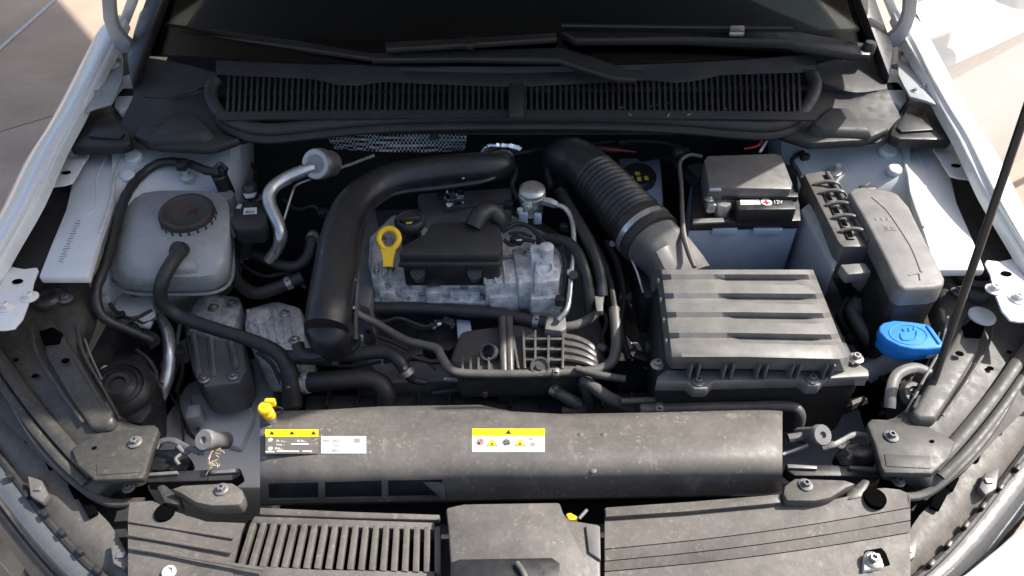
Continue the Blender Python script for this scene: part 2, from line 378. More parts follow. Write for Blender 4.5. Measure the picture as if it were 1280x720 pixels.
    arm = [WY(x, y, yy) for x, y in ((125, -14), (142, -14), (144, 20), (147, 34), (155, 46), (165, 54), (166, 62), (160, 68), (152, 67), (143, 58), (134, 42), (128, 24))]
    B().prism(S(arm, s), .016, .004, d=(0, 1, 0)).obj('hinge_arm', 'paint_grey', hh)
    B().tube(S([WY(148, 40, yy + .01), W(147, 60, hz + .012), W(145, 74, hz + .004)], s), [.012, .012, .011], seg=10, flat=.6).obj('hinge_link', 'paint_grey', hh)
    edge = [WY(x, y, yy + .08) for x, y in ((163, -14), (177, -14), (171, 4), (160, 32), (150, 40), (146, 33))]
    B().prism(S(edge, s), .012, .003, d=(0, 1, 0)).obj('pillar_flange', 'paint', car)
    # white sheet under the hinge
    B().prism(S(Q([(150, 96), (173, 88), (168, 130), (150, 140), (142, 132)], .93), s), .02, .003).obj('hinge_bracket', 'paint_inner', car)
    # black plate stands in for the shade between hinge and fender
    B().prism(S(Q([(146, 46), (160, 52), (172, 90), (165, 150), (80, 170), (100, 140), (128, 92)], .915), s), .03).obj('hinge_gap_shade', 'black', car)
both(fender)
# bay shell
B().box(Vector((0, .50, .62)), (1.5, .03, .62)).obj('firewall', 'black', car)
B().box(Vector((0, .08, .30)), (1.36, .9, .02)).obj('undertray', 'black', car)
for s in (1, -1):
    B().box(Vector((s * .665, .16, .52)), (.02, .72, .44)).obj('side_wall', 'black', car)
B().box(Vector((0, -.30, .50)), (1.3, .02, .42)).obj('radiator_panel', 'black', car)
# longitudinal frame rails, painted
def frame_rail(s):
    a = Q([(232, 478), (332, 440), (345, 470), (330, 610), (180, 610), (205, 520)], .56)
    o = B().prism(S(a, s), .12, .01).obj('frame_rail', 'paint_inner', car)
    B().prism(S(Q([(236, 492), (312, 478), (318, 520), (300, 560), (250, 545)], .575), s), .02, .006).obj('frame_boss', 'paint_inner', o)
    for x, y in ((208, 500), (225, 560)):
        p = W(x, y, .5602); p.x *= s
        B().lathe([(0, .001), (.008, .001), (.008, 0)], p, seg=14).obj('drain_hole', 'hole_shade', o)
both(frame_rail)
# hood, propped open
HY, HZ = .425, 1.148; HA = R(70)
def hp_(x, l, off=0.0):
    return Vector((x, HY - l * math.cos(HA) - off * math.sin(HA), HZ + l * math.sin(HA) - off * math.cos(HA)))
rows = []
for l, hw, o in ((0.0, .775, 0), (.1, .775, .0), (.45, .795, .018), (.74, .745, .012), (.845, .65, -.03)):
    rows.append([hp_(hw * t, l, -o - .02 * (1 - t * t)) for t in (-1, -.9, -.5, 0, .5, .9, 1)])
rows.insert(0, [Vector((.755 * t, .71 - .05 * t * t, 1.13)) for t in (-1, -.9, -.5, 0, .5, .9, 1)])
hood = B().grid(rows, thick=.004, up=2).obj('hood', 'paint', car)
B().grid([[hp_(x, l, .025) for x in (-.64, .64)] for l in (.06, .81)], thick=.01).obj('hood_underside', 'paint_inner', hood)
# cabin, needed for the light it keeps off the ground
gl = [W(165, 66, .985), W(400, 78, .985), W(640, 82, .985), W(880, 76, .985), W(1112, 60, .985)]
yb = sum(p.y for p in gl) / 5
top = [Vector((x, yb + .78, 1.42)) for x in (-.56, -.3, 0, .3, .56)]
ws = B().grid([gl, [a.lerp(b_, .5) + Vector((0, 0, .02)) for a, b_ in zip(gl, top)], top], thick=.004, up=3).obj('windshield', 'glass', car)
B().grid([[a + Vector((0, .003, -.006)) for a in gl], [a.lerp(b_, .06) + Vector((0, .003, -.004)) for a, b_ in zip(gl, top)]], thick=.001, up=2).obj('black_border', 'plastic_shiny', ws)
B().grid([[Vector((x, yb + dy, z)) for x in (-.68, -.3, 0, .3, .68)] for dy, z in ((-.06, .90), (.05, .955), (.3, .97), (.62, .95), (.66, .6))], thick=.01, up=2).obj('dashboard', 'dash', car)
B().box(Vector((0, yb + .9, .7)), (1.3, .02, .9)).obj('cabin_back', 'black', car)
for s in (1, -1):
    pil = [Vector((s * .70, yb - .06, .97)), Vector((s * .735, yb + .02, .985)), Vector((s * .60, yb + .80, 1.43)), Vector((s * .55, yb + .76, 1.43))]
    B().prism(pil, .03, .006).obj('pillar', 'plastic_shiny', car)
roof = [[Vector((x * h, y, z - .05 * abs(x) ** 3)) for x in (-1, -.6, 0, .6, 1)] for y, z, h in ((yb + .76, 1.42, .57), (yb + 1.3, 1.48, .58), (yb + 1.9, 1.46, .57), (yb + 2.3, 1.40, .55))]
B().grid(roof, thick=.02, up=2).obj('roof', 'paint', car)
for s in (1, -1):
    side = [[Vector((s * x, y, z)) for y in (.78, 1.4, 2.2, 3.0)] for z, x in ((.28, .84), (.6, .87), (.85, .86), (.97, .80))]
    if s == -1: B().grid(side, thick=.01, up=2).obj('body_side', 'paint', car)
    B().grid([[Vector((s * .80, y, .97)) for y in (1.0, 2.0, 3.0)], [Vector((s * .58, y, 1.42)) for y in (1.5, 2.0, 2.6)]], thick=.005).obj('side_window', 'glass', car)
B().grid([[Vector((x, y, z)) for x in (-.84, 0, .84)] for y, z in ((3.0, 1.0), (3.5, .98), (3.75, .9), (3.8, .3))], thick=.01, up=2).obj('trunk', 'paint', car)
# open door beyond the right fender
def door():
    h = Vector((.845, .735, 0)); dx = Vector((math.cos(R(31)), math.sin(R(31)), 0)); n = Vector((dx.y, -dx.x, 0))
    def dp(u, z, o): return h + dx * u + n * o + Vector((0, 0, z))
    prof = ((.24, -.02), (.30, .0), (.45, .022), (.62, .03), (.80, .034), (.845, .040), (.856, .030), (.90, .028), (.955, .016), (.97, -.01))
    rows = [[dp(u * (1 if z > .4 else .97), z + .03 * u, o) for u in (0, .02, .3, .6, .9, 1.02, 1.04)] for z, o in prof]
    d = B().grid(rows, thick=.004, up=2).obj('door', 'paint', car)
    B().grid([[dp(u, z + .03 * u, -.012) for u in (.12, .55, 1.0)] for z in (.98, 1.2)], thick=.004).obj('door_glass', 'glass', d)
    B().box(dp(.85, .80, .05), (.2, .03, .03), Matrix.Rotation(R(31), 3, 'Z'), .008).obj('door_handle', 'paint', d)
    m = B().box(dp(.22, 1.06, .12), (.2, .1, .13), Matrix.Rotation(R(31), 3, 'Z'), .03).obj('door_mirror', 'paint', d)
door()
B().box(Vector((.84, 1.75, .33)), (.06, 2.0, .14), bev=.02).obj('sill', 'paint', car)
# invented roof, out of frame, added to keep the sun off the paving
shade_roof = thing('added_shade_roof', 'added unseen flat shade roof on two rear posts above the cabin of the car', 'added_shade_roof', (-.4, 4.7, 0))
B().prism([Vector((x, y, 2.86)) for x, y in ((.80, 1.65), (.80, 2.82), (-.78, 4.85), (-1.8, 4.85), (-1.8, 1.65))], .10, .01).obj('added_shade_slab', 'plastic_box', shade_roof)
for x in (-1.6, -.75): B().box(Vector((x, 4.7, 1.38)), (.09, .09, 2.76), bev=.005).obj('post', 'steel_dark', shade_roof)
# front bumper: painted skin in front of the bay
def bump(px, py, z): return W(px, py, z)
arc_o = [(-120, 650), (-30, 745), (60, 800), (170, 830), (400, 830), (640, 838), (880, 828), (1130, 800), (1238, 732), (1305, 662), (1400, 560)]
A = [W(x, y, .72) for x, y in arc_o]
rows = [[p * 1.0 + Vector((p.x * .03, .035, .03)) for p in A], [p + Vector((0, 0, .015)) for p in A], [p + Vector((p.x * .03, -.03, -.05)) for p in A], [p + Vector((p.x * .04, -.05, -.25)) for p in A], [p + Vector((0, -.0, -.47)) for p in A]]
B().grid(rows, thick=.004, up=2).obj('bumper', 'paint', car)
# ------------------------------------------------------------------ cowl
cowl = thing('cowl_panel', 'black plastic cowl panel with a long slotted air intake below the windshield', 'cowl', (0, .5, .9))
def up_edge(x):      # wavy upper lip of the slots
    pts = [(270, 93), (285, 94), (395, 99), (420, 106), (450, 107), (475, 102), (560, 106), (640, 109), (700, 106), (770, 102), (815, 100), (845, 104), (875, 100), (900, 94), (960, 92), (1020, 90)]
    for (a, b_), (c, d) in zip(pts, pts[1:]):
        if a <= x <= c: return b_ + (d - b_) * (x - a) / (c - a)
    return pts[0][1] if x < pts[0][0] else pts[-1][1]
ZC = .962
xs = list(range(270, 1021, 15))
B().grid([[W(x, 64 + 16 * (1 - ((x - 640) / 380) ** 2), .985) for x in xs], [W(x, .5 * (up_edge(x) + 74), .972) for x in xs], [W(x, up_edge(x) - 3, ZC + .003) for x in xs], [W(x, up_edge(x), ZC) for x in xs]], thick=.003).obj('top_panel', 'plastic_matt', cowl)
low = lambda x: 139 + 3 * ((x - 640) / 380) ** 2
B().grid([[W(x, low(x) - 2, ZC - .012) for x in xs], [W(x, low(x) + 8, ZC - .016) for x in xs]], thick=.003).obj('front_lip', 'plastic_matt', cowl)
B().grid([[W(x, 88, .93) for x in (262, 640, 1018)], [W(x, 140, .905) for x in (262, 640, 1018)], [W(x, 166, .905) for x in (275, 640, 1005)]], thick=.004).obj('water_trough', 'black', cowl)
x = 287.0
while x < 1003:
    if not 634 < x < 656:
        lean = -(x - 640) / 360 * 3.5
        y0 = up_edge(x); y1 = low(x) - 2
        a, b_ = W(x + lean * -.3, y0 - 1.5, ZC), W(x - lean * .9, y1 + 1, ZC - .012)
        dv = (b_ - a); wv = Vector((.0042, 0, 0))
        B().prism([a - wv / 2, a + wv / 2, b_ + wv / 2, b_ - wv / 2], .012).obj('slat', 'plastic_matt', cowl)
    x += 7.25
B().prism(Q([(636, 84), (655, 84), (655, 142), (636, 142)], ZC + .004), .012, .002).obj('centre_joint', 'plastic_matt', cowl)
seal = [(270, 100, .962), (264, 110, .955), (265, 125, .945), (275, 142, .938), (298, 156, .932), (335, 163, .930), (390, 158, .930), (450, 152, .932), (520, 148, .934), (640, 146, .934), (760, 147, .934), (850, 151, .932), (920, 157, .930), (965, 158, .930), (995, 148, .936), (1012, 128, .945), (1019, 108, .955), (1015, 95, .962)]
sp = Q(seal)
sg = B().tube(sp, .0125, n=4, seg=12, flat=1.0).obj('rubber_seal', 'rubber', cowl)
B().tube([p + Vector((0, -.012, -.012)) for p in sp[2:-2]], .008, n=4, seg=8).obj('seal_lip', 'rubber', sg)
# side wings of the cowl
def wing(s):
    g = [[(172, 70, .965), (210, 76, .968), (245, 84, .968), (272, 92, .966)], [(168, 112, .955), (205, 118, .955), (238, 112, .958), (262, 106, .958)], [(164, 126, .945), (205, 126, .945), (238, 119, .946), (262, 114, .946)],
         [(150, 160, .922), (200, 160, .918), (245, 152, .922), (276, 148, .926)], [(162, 182, .905), (205, 188, .898), (260, 186, .898), (320, 176, .90)]]
    w_ = B().grid([S(Q(r), s) for r in g], thick=.004, up=3).obj('side_wing', 'plastic_matt', cowl)
    B().prism(S(Q([(172, 150), (215, 140), (238, 140), (248, 155), (262, 162), (300, 172), (262, 184), (196, 181), (165, 168)], .922), s), .018, .006).obj('wing_base', 'plastic_matt', w_)
    B().prism(S(Q([(215, 141), (240, 140), (262, 160), (250, 166), (190, 168)], .938), s), .018, .006, grow=.25).obj('wing_boss', 'plastic_matt', w_)
    e = B().prism(S(Q([(80, 168), (88, 156), (107, 146), (114, 133), (122, 129), (137, 128), (146, 139), (161, 166), (164, 176), (152, 181), (87, 183)], .925), s), .02, .004).obj('corner_cap', 'plastic', cowl)
    B().prism(S(Q([(120, 148), (140, 140), (156, 166), (150, 172), (110, 170)], .930), s), .006, .002).obj('raised_pad', 'plastic', e)
both(wing)
for k in range(26):      # dry plant bits caught in the intake
    x_ = random.choice((random.uniform(292, 345), random.uniform(290, 345), random.uniform(760, 980))); p = W(x_, random.uniform(144, 152) if x_ < 400 else random.uniform(128, 144), .912 if x_ < 400 else .948)
    B().box(p, (random.uniform(.003, .012), .0012, .001), Matrix.Rotation(random.uniform(0, 3), 3, 'Z')).obj('plant_debris', 'leaf', kind='stuff')
# the debris is one uncounted litter: join into a single object
deb = [o for o in COL.objects if o.name.startswith('plant_debris')]
bmx = bmesh.new()
for o in deb:
    me = o.data.copy(); me.transform(Matrix.Translation(o.location)); bmx.from_mesh(me); bpy.data.meshes.remove(me); BASE.pop(o.name); bpy.data.objects.remove(o)
bb = B(); bb.bm.free(); bb.bm = bmx; bb.obj('plant_debris', 'leaf', cowl, kind='stuff')

# ------------------------------------------------------------------ wipers
wl = thing('windshield_wiper', 'thin black windshield wiper, the one whose arm ends at the dark far pillar', 'wiper', W(185, 40, .98), 'windshield wipers')
B().prism(Q([(186, 26, 1.02), (250, 34, 1.02), (370, 50, 1.01), (462, 66, 1.0), (466, 72, 1.0), (360, 57, 1.005), (240, 42, 1.01), (186, 34, 1.01)]), .01, .002).obj('wiper_arm', 'plastic', wl)
B().tube(Q([(190, 34, 1.0), (330, 50, .999), (450, 68, .997)]), .005, seg=8, flat=.5).obj('wiper_blade', 'rubber', wl)
wm = thing('windshield_wiper', 'black windshield wiper with a long blade and tapered arm over the middle of the glass', 'wiper', W(640, 70, .98), 'windshield wipers')
B().prism(Q([(462, 66, 1.002), (580, 62, 1.008), (698, 59, 1.012), (702, 60, 1.012), (740, 70, 1.006), (780, 84, .998), (799, 93, .992), (796, 98, .992), (770, 97, .993), (730, 85, 1.0), (698, 74, 1.007), (580, 72, 1.005), (464, 73, 1.0)]), .012, .003).obj('wiper_arm', 'plastic', wm)
B().prism(Q([(481, 52, 1.02), (580, 47, 1.024), (696, 40, 1.028), (696, 47, 1.028), (582, 54, 1.022), (482, 60, 1.018)]), .012, .003).obj('wiper_blade', 'plastic', wm)
B().prism(Q([(582, 44, 1.026), (592, 44, 1.026), (592, 55, 1.024), (582, 55, 1.024)]), .012, .002).obj('blade_clip', 'plastic', wm)
wr = thing('windshield_wiper', 'black windshield wiper whose thick arm ends in a round knob by the sunlit pillar', 'wiper', W(1000, 60, .98), 'windshield wipers')
B().prism(Q([(700, 38, 1.03), (850, 39, 1.03), (988, 38, 1.022), (998, 42, 1.015), (1060, 50, 1.005), (1088, 54, 1.0), (1093, 60, .998), (1088, 68, .997), (1062, 67, 1.0), (1000, 56, 1.008), (986, 52, 1.015), (850, 47, 1.025), (720, 48, 1.026)]), .016, .004).obj('wiper_arm', 'plastic', wr)
B().tube(Q([(702, 32, 1.036), (850, 34, 1.034), (990, 35, 1.028)]), .0045, seg=8).obj('wiper_blade', 'plastic', wr)
B().prism(Q([(912, 31, 1.036), (931, 31, 1.036), (931, 40, 1.034), (912, 40, 1.034)]), .01, .003).obj('blade_clip', 'steel', wr)
B().lathe([(.012, -.01), (.012, .008), (.009, .012), (0, .013)], W(1086, 60, 1.0)).obj('arm_cap', 'plastic', wr)

# ------------------------------------------------------------------ radiator cover
rc = thing('radiator_cover', 'long rounded black plastic radiator cover with water stains and stickers', 'radiator cover', W(650, 580, .74))
cx = [325, 335, 398, 406, 477, 485, 520, 553, 600, 640, 700, 760, 820, 880, 940, 968, 978]
def topy(x):
    pts = [(325, 516), (345, 513), (430, 512), (470, 508), (600, 506), (625, 509), (645, 516), (660, 518), (800, 516), (960, 512), (978, 514)]
    for (a, b_), (c, d) in zip(pts, pts[1:]):
        if a <= x <= c: return b_ + (d - b_) * (x - a) / (c - a)
def boty(x): return 630 - 13 * (x - 325) / 653
def crow(f, z):
    r = []
    for i, x in enumerate(cx):
        e = (x - 650) / 325; drop = .012 * abs(e) ** 12
        r.append(W(x, topy(x) + (boty(x) - topy(x)) * f, z - drop))
    return r
back = [p + Vector((0, .012, -.04)) for p in crow(0, .80)]
rows = [back, crow(0, .80), crow(.06, .808), crow(.18, .816), crow(.35, .822), crow(.5, .823), crow(.62, .819), crow(.72, .811), crow(.78, .802), crow(.96, .762), crow(1.0, .756)]
sk = [(8, 1), (8, 3), (8, 5), (8, 6)]
t_ = B().grid(rows, thick=.003, skip=sk)
body = t_.obj('cover_shell', 'plastic_cover', rc, ang=50)
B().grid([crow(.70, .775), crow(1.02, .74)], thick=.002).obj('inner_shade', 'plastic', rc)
B().prism([W(528, 602, .790), W(556, 602, .790), W(556, 624, .764), W(549, 620, .768)], .004, .001, d=(0, -.4, .5)).obj('vent_corner', 'plastic_cover', body)
def cov(px, py):      # point on the cover's top near the stickers
    f = (py - topy(px)) / (boty(px) - topy(px)); zs = ((0, .80), (.06, .808), (.18, .816), (.35, .822), (.5, .823), (.62, .819), (.72, .811), (.78, .802))
    for (a, z0), (b_, z1) in zip(zs, zs[1:]):
        if a <= f <= b_: return W(px, py, z0 + (z1 - z0) * (f - a) / (b_ - a) + .0009)
    return W(px, py, .80)
def sticker(name, x0, y0, x1, y1, mat_, parent, lift=0.0, sk_=0.0):
    g = []
    for j in range(7):
        y = y0 + (y1 - y0) * j / 6
        g.append([cov(x0 + (x1 - x0) * i / 4, y + sk_ * (i / 4 - .5)) + Vector((0, 0, lift)) for i in range(5)])
    return B().grid(g, thick=.0002).obj(name, mat_, parent)
def tri(c, r, mat_, parent, up=.0004):
    pts = [cov(c[0] + r * math.sin(a) , c[1] - r * .8 * math.cos(a)) + Vector((0, 0, up)) for a in (0, 2.094, 4.189)]
    return B().prism(pts, .0002).obj('warning_triangle', mat_, parent)
def stext(s_, px, py, size, mat_, parent, name='lettering'):
    p = cov(px, py) + Vector((0, 0, .0005)); q = cov(px + 10, py) ; d = cov(px, py - 6) - p
    n = (q - p).cross(d)
    return text_mesh(s_, size, p, q - p, n, name, mat_, parent, extrude=.0001)
s1 = sticker('air_conditioning_sticker', 332, 537, 398, 567, 'plastic_cover', rc)
sticker('yellow_band', 332, 537, 398, 546, 'label_yellow', s1, .0004)
for x_ in (340, 365, 392): tri((x_, 542), 4, 'ink', s1, .0008)
stext('R-1234yf', 345, 552.5, .006, 'ink_white', s1); stext('0.500 kg', 371, 552.5, .006, 'ink_white', s1)
stext('POE 4', 345, 557, .0042, 'ink_white', s1)
stext('PAG', 343, 562.5, .006, 'ink_white', s1)
for y_ in (550, 561): B().lathe([(.003, 0), (.003, .0003), (0, .0003)], cov(338, y_) + Vector((0, 0, .0004)), seg=8).obj('snow_symbol', 'ink_white', s1)
for (a0, a1, y_) in ((364, 386, 554.5), (346, 374, 563.5), (378, 390, 563.5), (332, 343, 564)):
    B().grid([[cov(x, y) + Vector((0, 0, .0005)) for x in (a0, (a0 + a1) / 2, a1)] for y in (y_, y_ + 1.6)]).obj('fine_print', 'ink_white', s1)
s2 = sticker('parts_sticker', 401, 545, 458, 567, 'label_grey', rc)
stext('5QA 8188 01', 416, 552, .0055, 'ink_grey', s2); stext('124 578 CZ', 416, 558, .0055, 'ink_grey', s2); stext('SEN 128 ZD', 415, 564.5, .0055, 'ink_grey', s2); stext('MSN', 404, 552, .0045, 'ink_grey', s2)
B().grid([[cov(x, y) + Vector((0, 0, .0004)) for x in (443, 450)] for y in (548.5, 553)]).obj('printed_box', 'ink_grey', s2)
s3 = sticker('fan_warning_sticker', 590, 537, 681, 565, 'label_white', rc)
sticker('yellow_band', 590, 536, 681, 545, 'label_yellow', s3, .0004); tri((635.5, 541), 4.5, 'ink', s3, .0008)
def disc(px, py, r, mat_, parent, ring=False):
    p = cov(px, py) + Vector((0, 0, .0005)); d = cov(px, py - 5) - cov(px, py + 5); n = (cov(px + 5, py) - cov(px - 5, py)).cross(d)
    prof = [(r, 0), (r, .0002), (r * .78, .0002), (r * .78, 0)] if ring else [(r, 0), (r, .0002), (0, .0002)]
    return B().lathe(prof, p, axis=n, seg=20).obj('printed_symbol', mat_, parent)
disc(600, 553, .0062, 'pink', s3, True); disc(598.6, 554.5, .0020, 'ink', s3); disc(601.2, 551.2, .0017, 'ink', s3)
for x_ in (615, 650):
    tri((x_, 554.5), 8, 'ink', s3, .0004); tri((x_, 554.5), 6.6, 'label_yellow', s3, .0007); tri((x_, 555.3), 2.6, 'ink', s3, .0010)
disc(633, 553.5, .0055, 'ink_grey', s3, True)
for a_ in range(4): 
    p = cov(633 + 2.8 * math.cos(a_ * 1.57 + .5), 553.5 + 2.4 * math.sin(a_ * 1.57 + .5)) + Vector((0, 0, .0006)); B().lathe([(.0013, 0), (.0013, .0002), (0, .0002)], p, seg=8).obj('printed_symbol', 'ink', s3)
stext('READ', 661, 550, .0050, 'ink', s3)
B().grid([[cov(x, y) + Vector((0, 0, .0004)) for x in (663, 669)] for y in (553, 558)]).obj('printed_box', 'ink_grey', s3)
stext('i', 672, 558.5, .0055, 'ink', s3)
for x_, y_ in ((755, 543), (726, 543), (742, 588)): 
    B().lathe([(.004, 0), (.003, .0006), (0, .0008)], cov(x_, y_), seg=9).obj('dried_splash', 'plastic_front', body)
# yellow valve cap clipped at the cover's corner
vc = thing('valve_cap', 'small yellow plastic service valve cap at the corner of the radiator cover', 'cap', W(338, 522, .81))
B().lathe([(.008, 0), (.008, .012), (.0065, .013), (.0065, .017), (.009, .018), (.009, .026), (.007, .028), (0, .028)], W(338, 520, .815), axis=(-.05, -.2, 1), seg=14).obj('cap_body', 'yellow', vc)
B().box(W(338, 503, .840), (.014, .007, .012), bev=.002).obj('cap_grip', 'yellow', vc)
B().box(W(333, 511, .832), (.010, .006, .005), bev=.001).obj('cap_tab', 'yellow', vc)
B().tube([W(343, 508, .828), W(352, 510, .826), W(352, 516, .816), W(345, 520, .812)], .0012, seg=6).obj('cap_strap', 'rubber', vc)
B().lathe([(.007, -.06), (.007, .002), (.0055, .003), (0, .003)], W(338, 521, .815)).obj('valve_stem', 'steel', vc)
# ------------------------------------------------------------------ front trim panels
fl_ = thing('front_trim', 'dusty black front trim panel with a row of slots and a round hole', 'trim panel', W(350, 680, .76))
zf = .775
def fz(py): return zf - max(0, (py - 650)) * .0003
a = [(160, 630, .778), (163, 627, .778), (205, 624, .778), (228, 640, .778), (262, 652, .776), (300, 655, .774), (308, 653, .774)]
# solid left field with three raised ribs, a black disc standing in for a round hole
B().grid([Q([(162, 628, .778), (190, 626, .778), (221, 640, .778), (258, 652, .776), (306, 654, .774)]), Q([(160, 648, .776), (190, 652, .776), (218, 655, .776), (255, 660, .774), (302, 664, .773)]), Q([(160, 690, .772), (190, 694, .772), (215, 697, .771), (250, 702, .769), (292, 704, .768)]), Q([(160, 735, .762), (190, 738, .762), (215, 740, .762), (250, 742, .762), (290, 744, .762)])], thick=.004).obj('panel_field', 'plastic_front', fl_)
for (p, q) in (((161, 651), (292, 672)), ((161, 668), (290, 690)), ((161, 684), (330, 712))):
    B().tube([W(p[0], p[1], .778), W(q[0], q[1], .775)], .0022, seg=8, flat=.6).obj('rib', 'plastic_front', fl_)
B().lathe([(0, .0012), (.0125, .0012), (.0128, 0), (.0128, -.006)], W(206, 640, .7785), seg=28).obj('round_hole', 'hole_shade', fl_)
# rails and slats of the slotted intake
B().prism(Q([(325, 634, .782), (430, 639, .782), (550, 643, .781), (549, 650, .780), (430, 647, .781), (324, 643, .781)]), .010, .0015).obj('upper_bar', 'plastic_front', fl_)
B().prism(Q([(318, 645, .778), (430, 649, .778), (543, 653, .777), (543, 662, .776), (430, 659, .776), (313, 654, .776)]), .010, .0012).obj('slot_frame', 'plastic_front', fl_)
B().prism(Q([(288, 705, .768), (400, 712, .767), (543, 714, .766), (543, 740, .760), (400, 742, .760), (280, 735, .760)]), .010, .0012).obj('slot_frame', 'plastic_front', fl_)
B().prism(Q([(310, 650), (545, 656), (545, 740), (285, 735)], .735), .01).obj('intake_throat', 'hole_shade', fl_)
for k in range(19):
    t = k / 18; x0 = 313 + t * 230; x1 = 296 + t * 247; w0, w1 = 7.5, 8.0
    B().prism(Q([(x0, 653 + t * 5, .777), (x0 + w0, 653 + t * 5, .777), (x1 + w1, 708 + t * 8, .768), (x1, 707 + t * 8, .768)]), .012, .0012).obj('slat', 'plastic_front', fl_)
B().lathe([(.008, 0), (.008, .004), (.005, .005), (.005, .002), (0, .002)], W(212, 716, .768), seg=18).obj('pale_clip', 'tank_white', fl_)
lt = thing('latch_cover', 'boxy dusty black hood latch cover between the front trim panels', 'latch cover', W(650, 690, .76))
B().prism(Q([(557, 634), (580, 629), (700, 627), (704, 640), (711, 649), (750, 655), (751, 735), (565, 735), (560, 660)], .802), .05, .004).obj('cover_body', 'plastic_cover', lt)
B().prism(Q([(563, 703), (575, 699), (690, 697), (700, 704), (700, 745), (563, 745)], .8035), .02, .001).obj('recess_shade', 'plastic_shiny', lt)  # flat dark patch paints the shade of the front recess
B().prism(Q([(732, 656), (750, 657), (751, 700), (736, 690)], .806), .008, .0015).obj('painted_lit_side', 'plastic_airbox', lt)  # paler plastic paints the sunlit right side of the latch cover
B().tube([W(646, 704, .806), W(652, 712, .808), (W(658, 724, .808))], .0035, seg=10).obj('release_lever', 'rubber_lit', lt)
rl_ = thing('release_tab', 'small yellow hood release tab beside the latch cover', 'tab', W(715, 645, .79))
B().prism(Q([(707, 642), (713, 640), (722, 645), (722, 650), (711, 650)], .800), .012, .002).obj('tab_body', 'yellow', rl_)
B().tube([W(724, 648, .802), W(734, 637, .806)], .0022, seg=8).obj('tab_pin', 'steel', rl_)
rt = thing('front_trim', 'dusty black front trim panel with four long stepped bands and a bolted tongue', 'trim panel', W(950, 660, .76))
xl, xr = 756, 1138
def band(y0l, y0r, y1l, y1r, z0, z1, right=None):
    n = 10; r0 = []; r1 = []; r2 = []
    for i in range(n + 1):
        t = i / n; x_ = xl + (xr - xl) * t
        cur = 5 * math.sin(math.pi * t)
        r0.append(W(x_, y0l + (y0r - y0l) * t + cur, z0)); r1.append(W(x_, y1l + (y1r - y1l) * t + cur, z1)); r2.append(W(x_, y1l + (y1r - y1l) * t + cur, z1 - .008))
    return B().grid([r0, r1, r2], thick=.003)
top_y = lambda t: 640
n = 10
r0 = Q([(756, 636, .786), (860, 629, .786), (958, 621, .786), (980, 619, .786), (1020, 629, .786), (1062, 620, .786), (1090, 611, .786), (1107, 610, .786), (1124, 612, .785), (1134, 616, .785), (1138, 622, .785)])
r1 = [W(756 + 382 * i / 10, 686 + (634 - 686) * i / 10 + 5 * math.sin(math.pi * i / 10), .778) for i in range(11)]
B().grid([r0, r1, [p + Vector((0, 0, -.008)) for p in r1]], thick=.003).obj('band', 'plastic_front', rt)
for (a_, b_, c_, d_) in ((686, 634, 701, 650), (701, 650, 714, 665), (714, 665, 742, 735)):
    band(a_ + 1.2, b_ + 1.2, c_, d_, .777, .772).obj('band', 'plastic_front', rt)
B().prism(Q([(757, 634), (860, 627), (958, 619), (977, 617), (977, 628), (958, 630), (860, 639), (757, 646)], .792), .008, .0012).obj('upper_bar', 'plastic_front', rt)
B().lathe([(0, .0012), (.0135, .0012), (.0138, 0), (.0138, -.006)], W(1094, 622, .7865), seg=28).obj('round_hole', 'hole_shade', rt)
B().prism(Q([(1078, 690), (1082, 682), (1100, 680), (1108, 690), (1114, 706), (1080, 712)], .776), .012, .002).obj('clip_recess', 'hole_shade', rt)
B().prism(Q([(1080, 695), (1086, 690), (1100, 691), (1106, 708), (1080, 713)], .781), .01, .002).obj('bolt_pad', 'label_white', rt)
bolt(rt, 1091, 700, .7815, 1.0)
def bracket(s, lab, dx=0, dy=0):
    t = thing('trim_bracket', lab, 'bracket', S([W(240, 615, .78)], s)[0], 'bolted brackets above the front trim')
    top = Q([(213, 611), (228, 606), (290, 603), (303, 612), (305, 622), (300, 631), (265, 632), (245, 628), (225, 616)], .800)
    B().prism(S(top, s), .022, .003).obj('bracket_body', 'plastic_front', t)
    p = S([W(277, 612, .8008)], s)[0]; place('bolt', _bolt, 'bolt', 'steel_dark', t, p, scale=.85)
    B().prism(S(Q([(194, 607), (205, 604), (214, 612), (226, 622), (226, 632), (205, 628)], .786), s), .02, .004).obj('bracket_arm', 'plastic_mud', t)
bracket(1, 'bolted black bracket above the slotted front trim, below the frayed hood catch')
bracket(-1, 'bolted black bracket above the banded front trim, below the round headed hood catch')

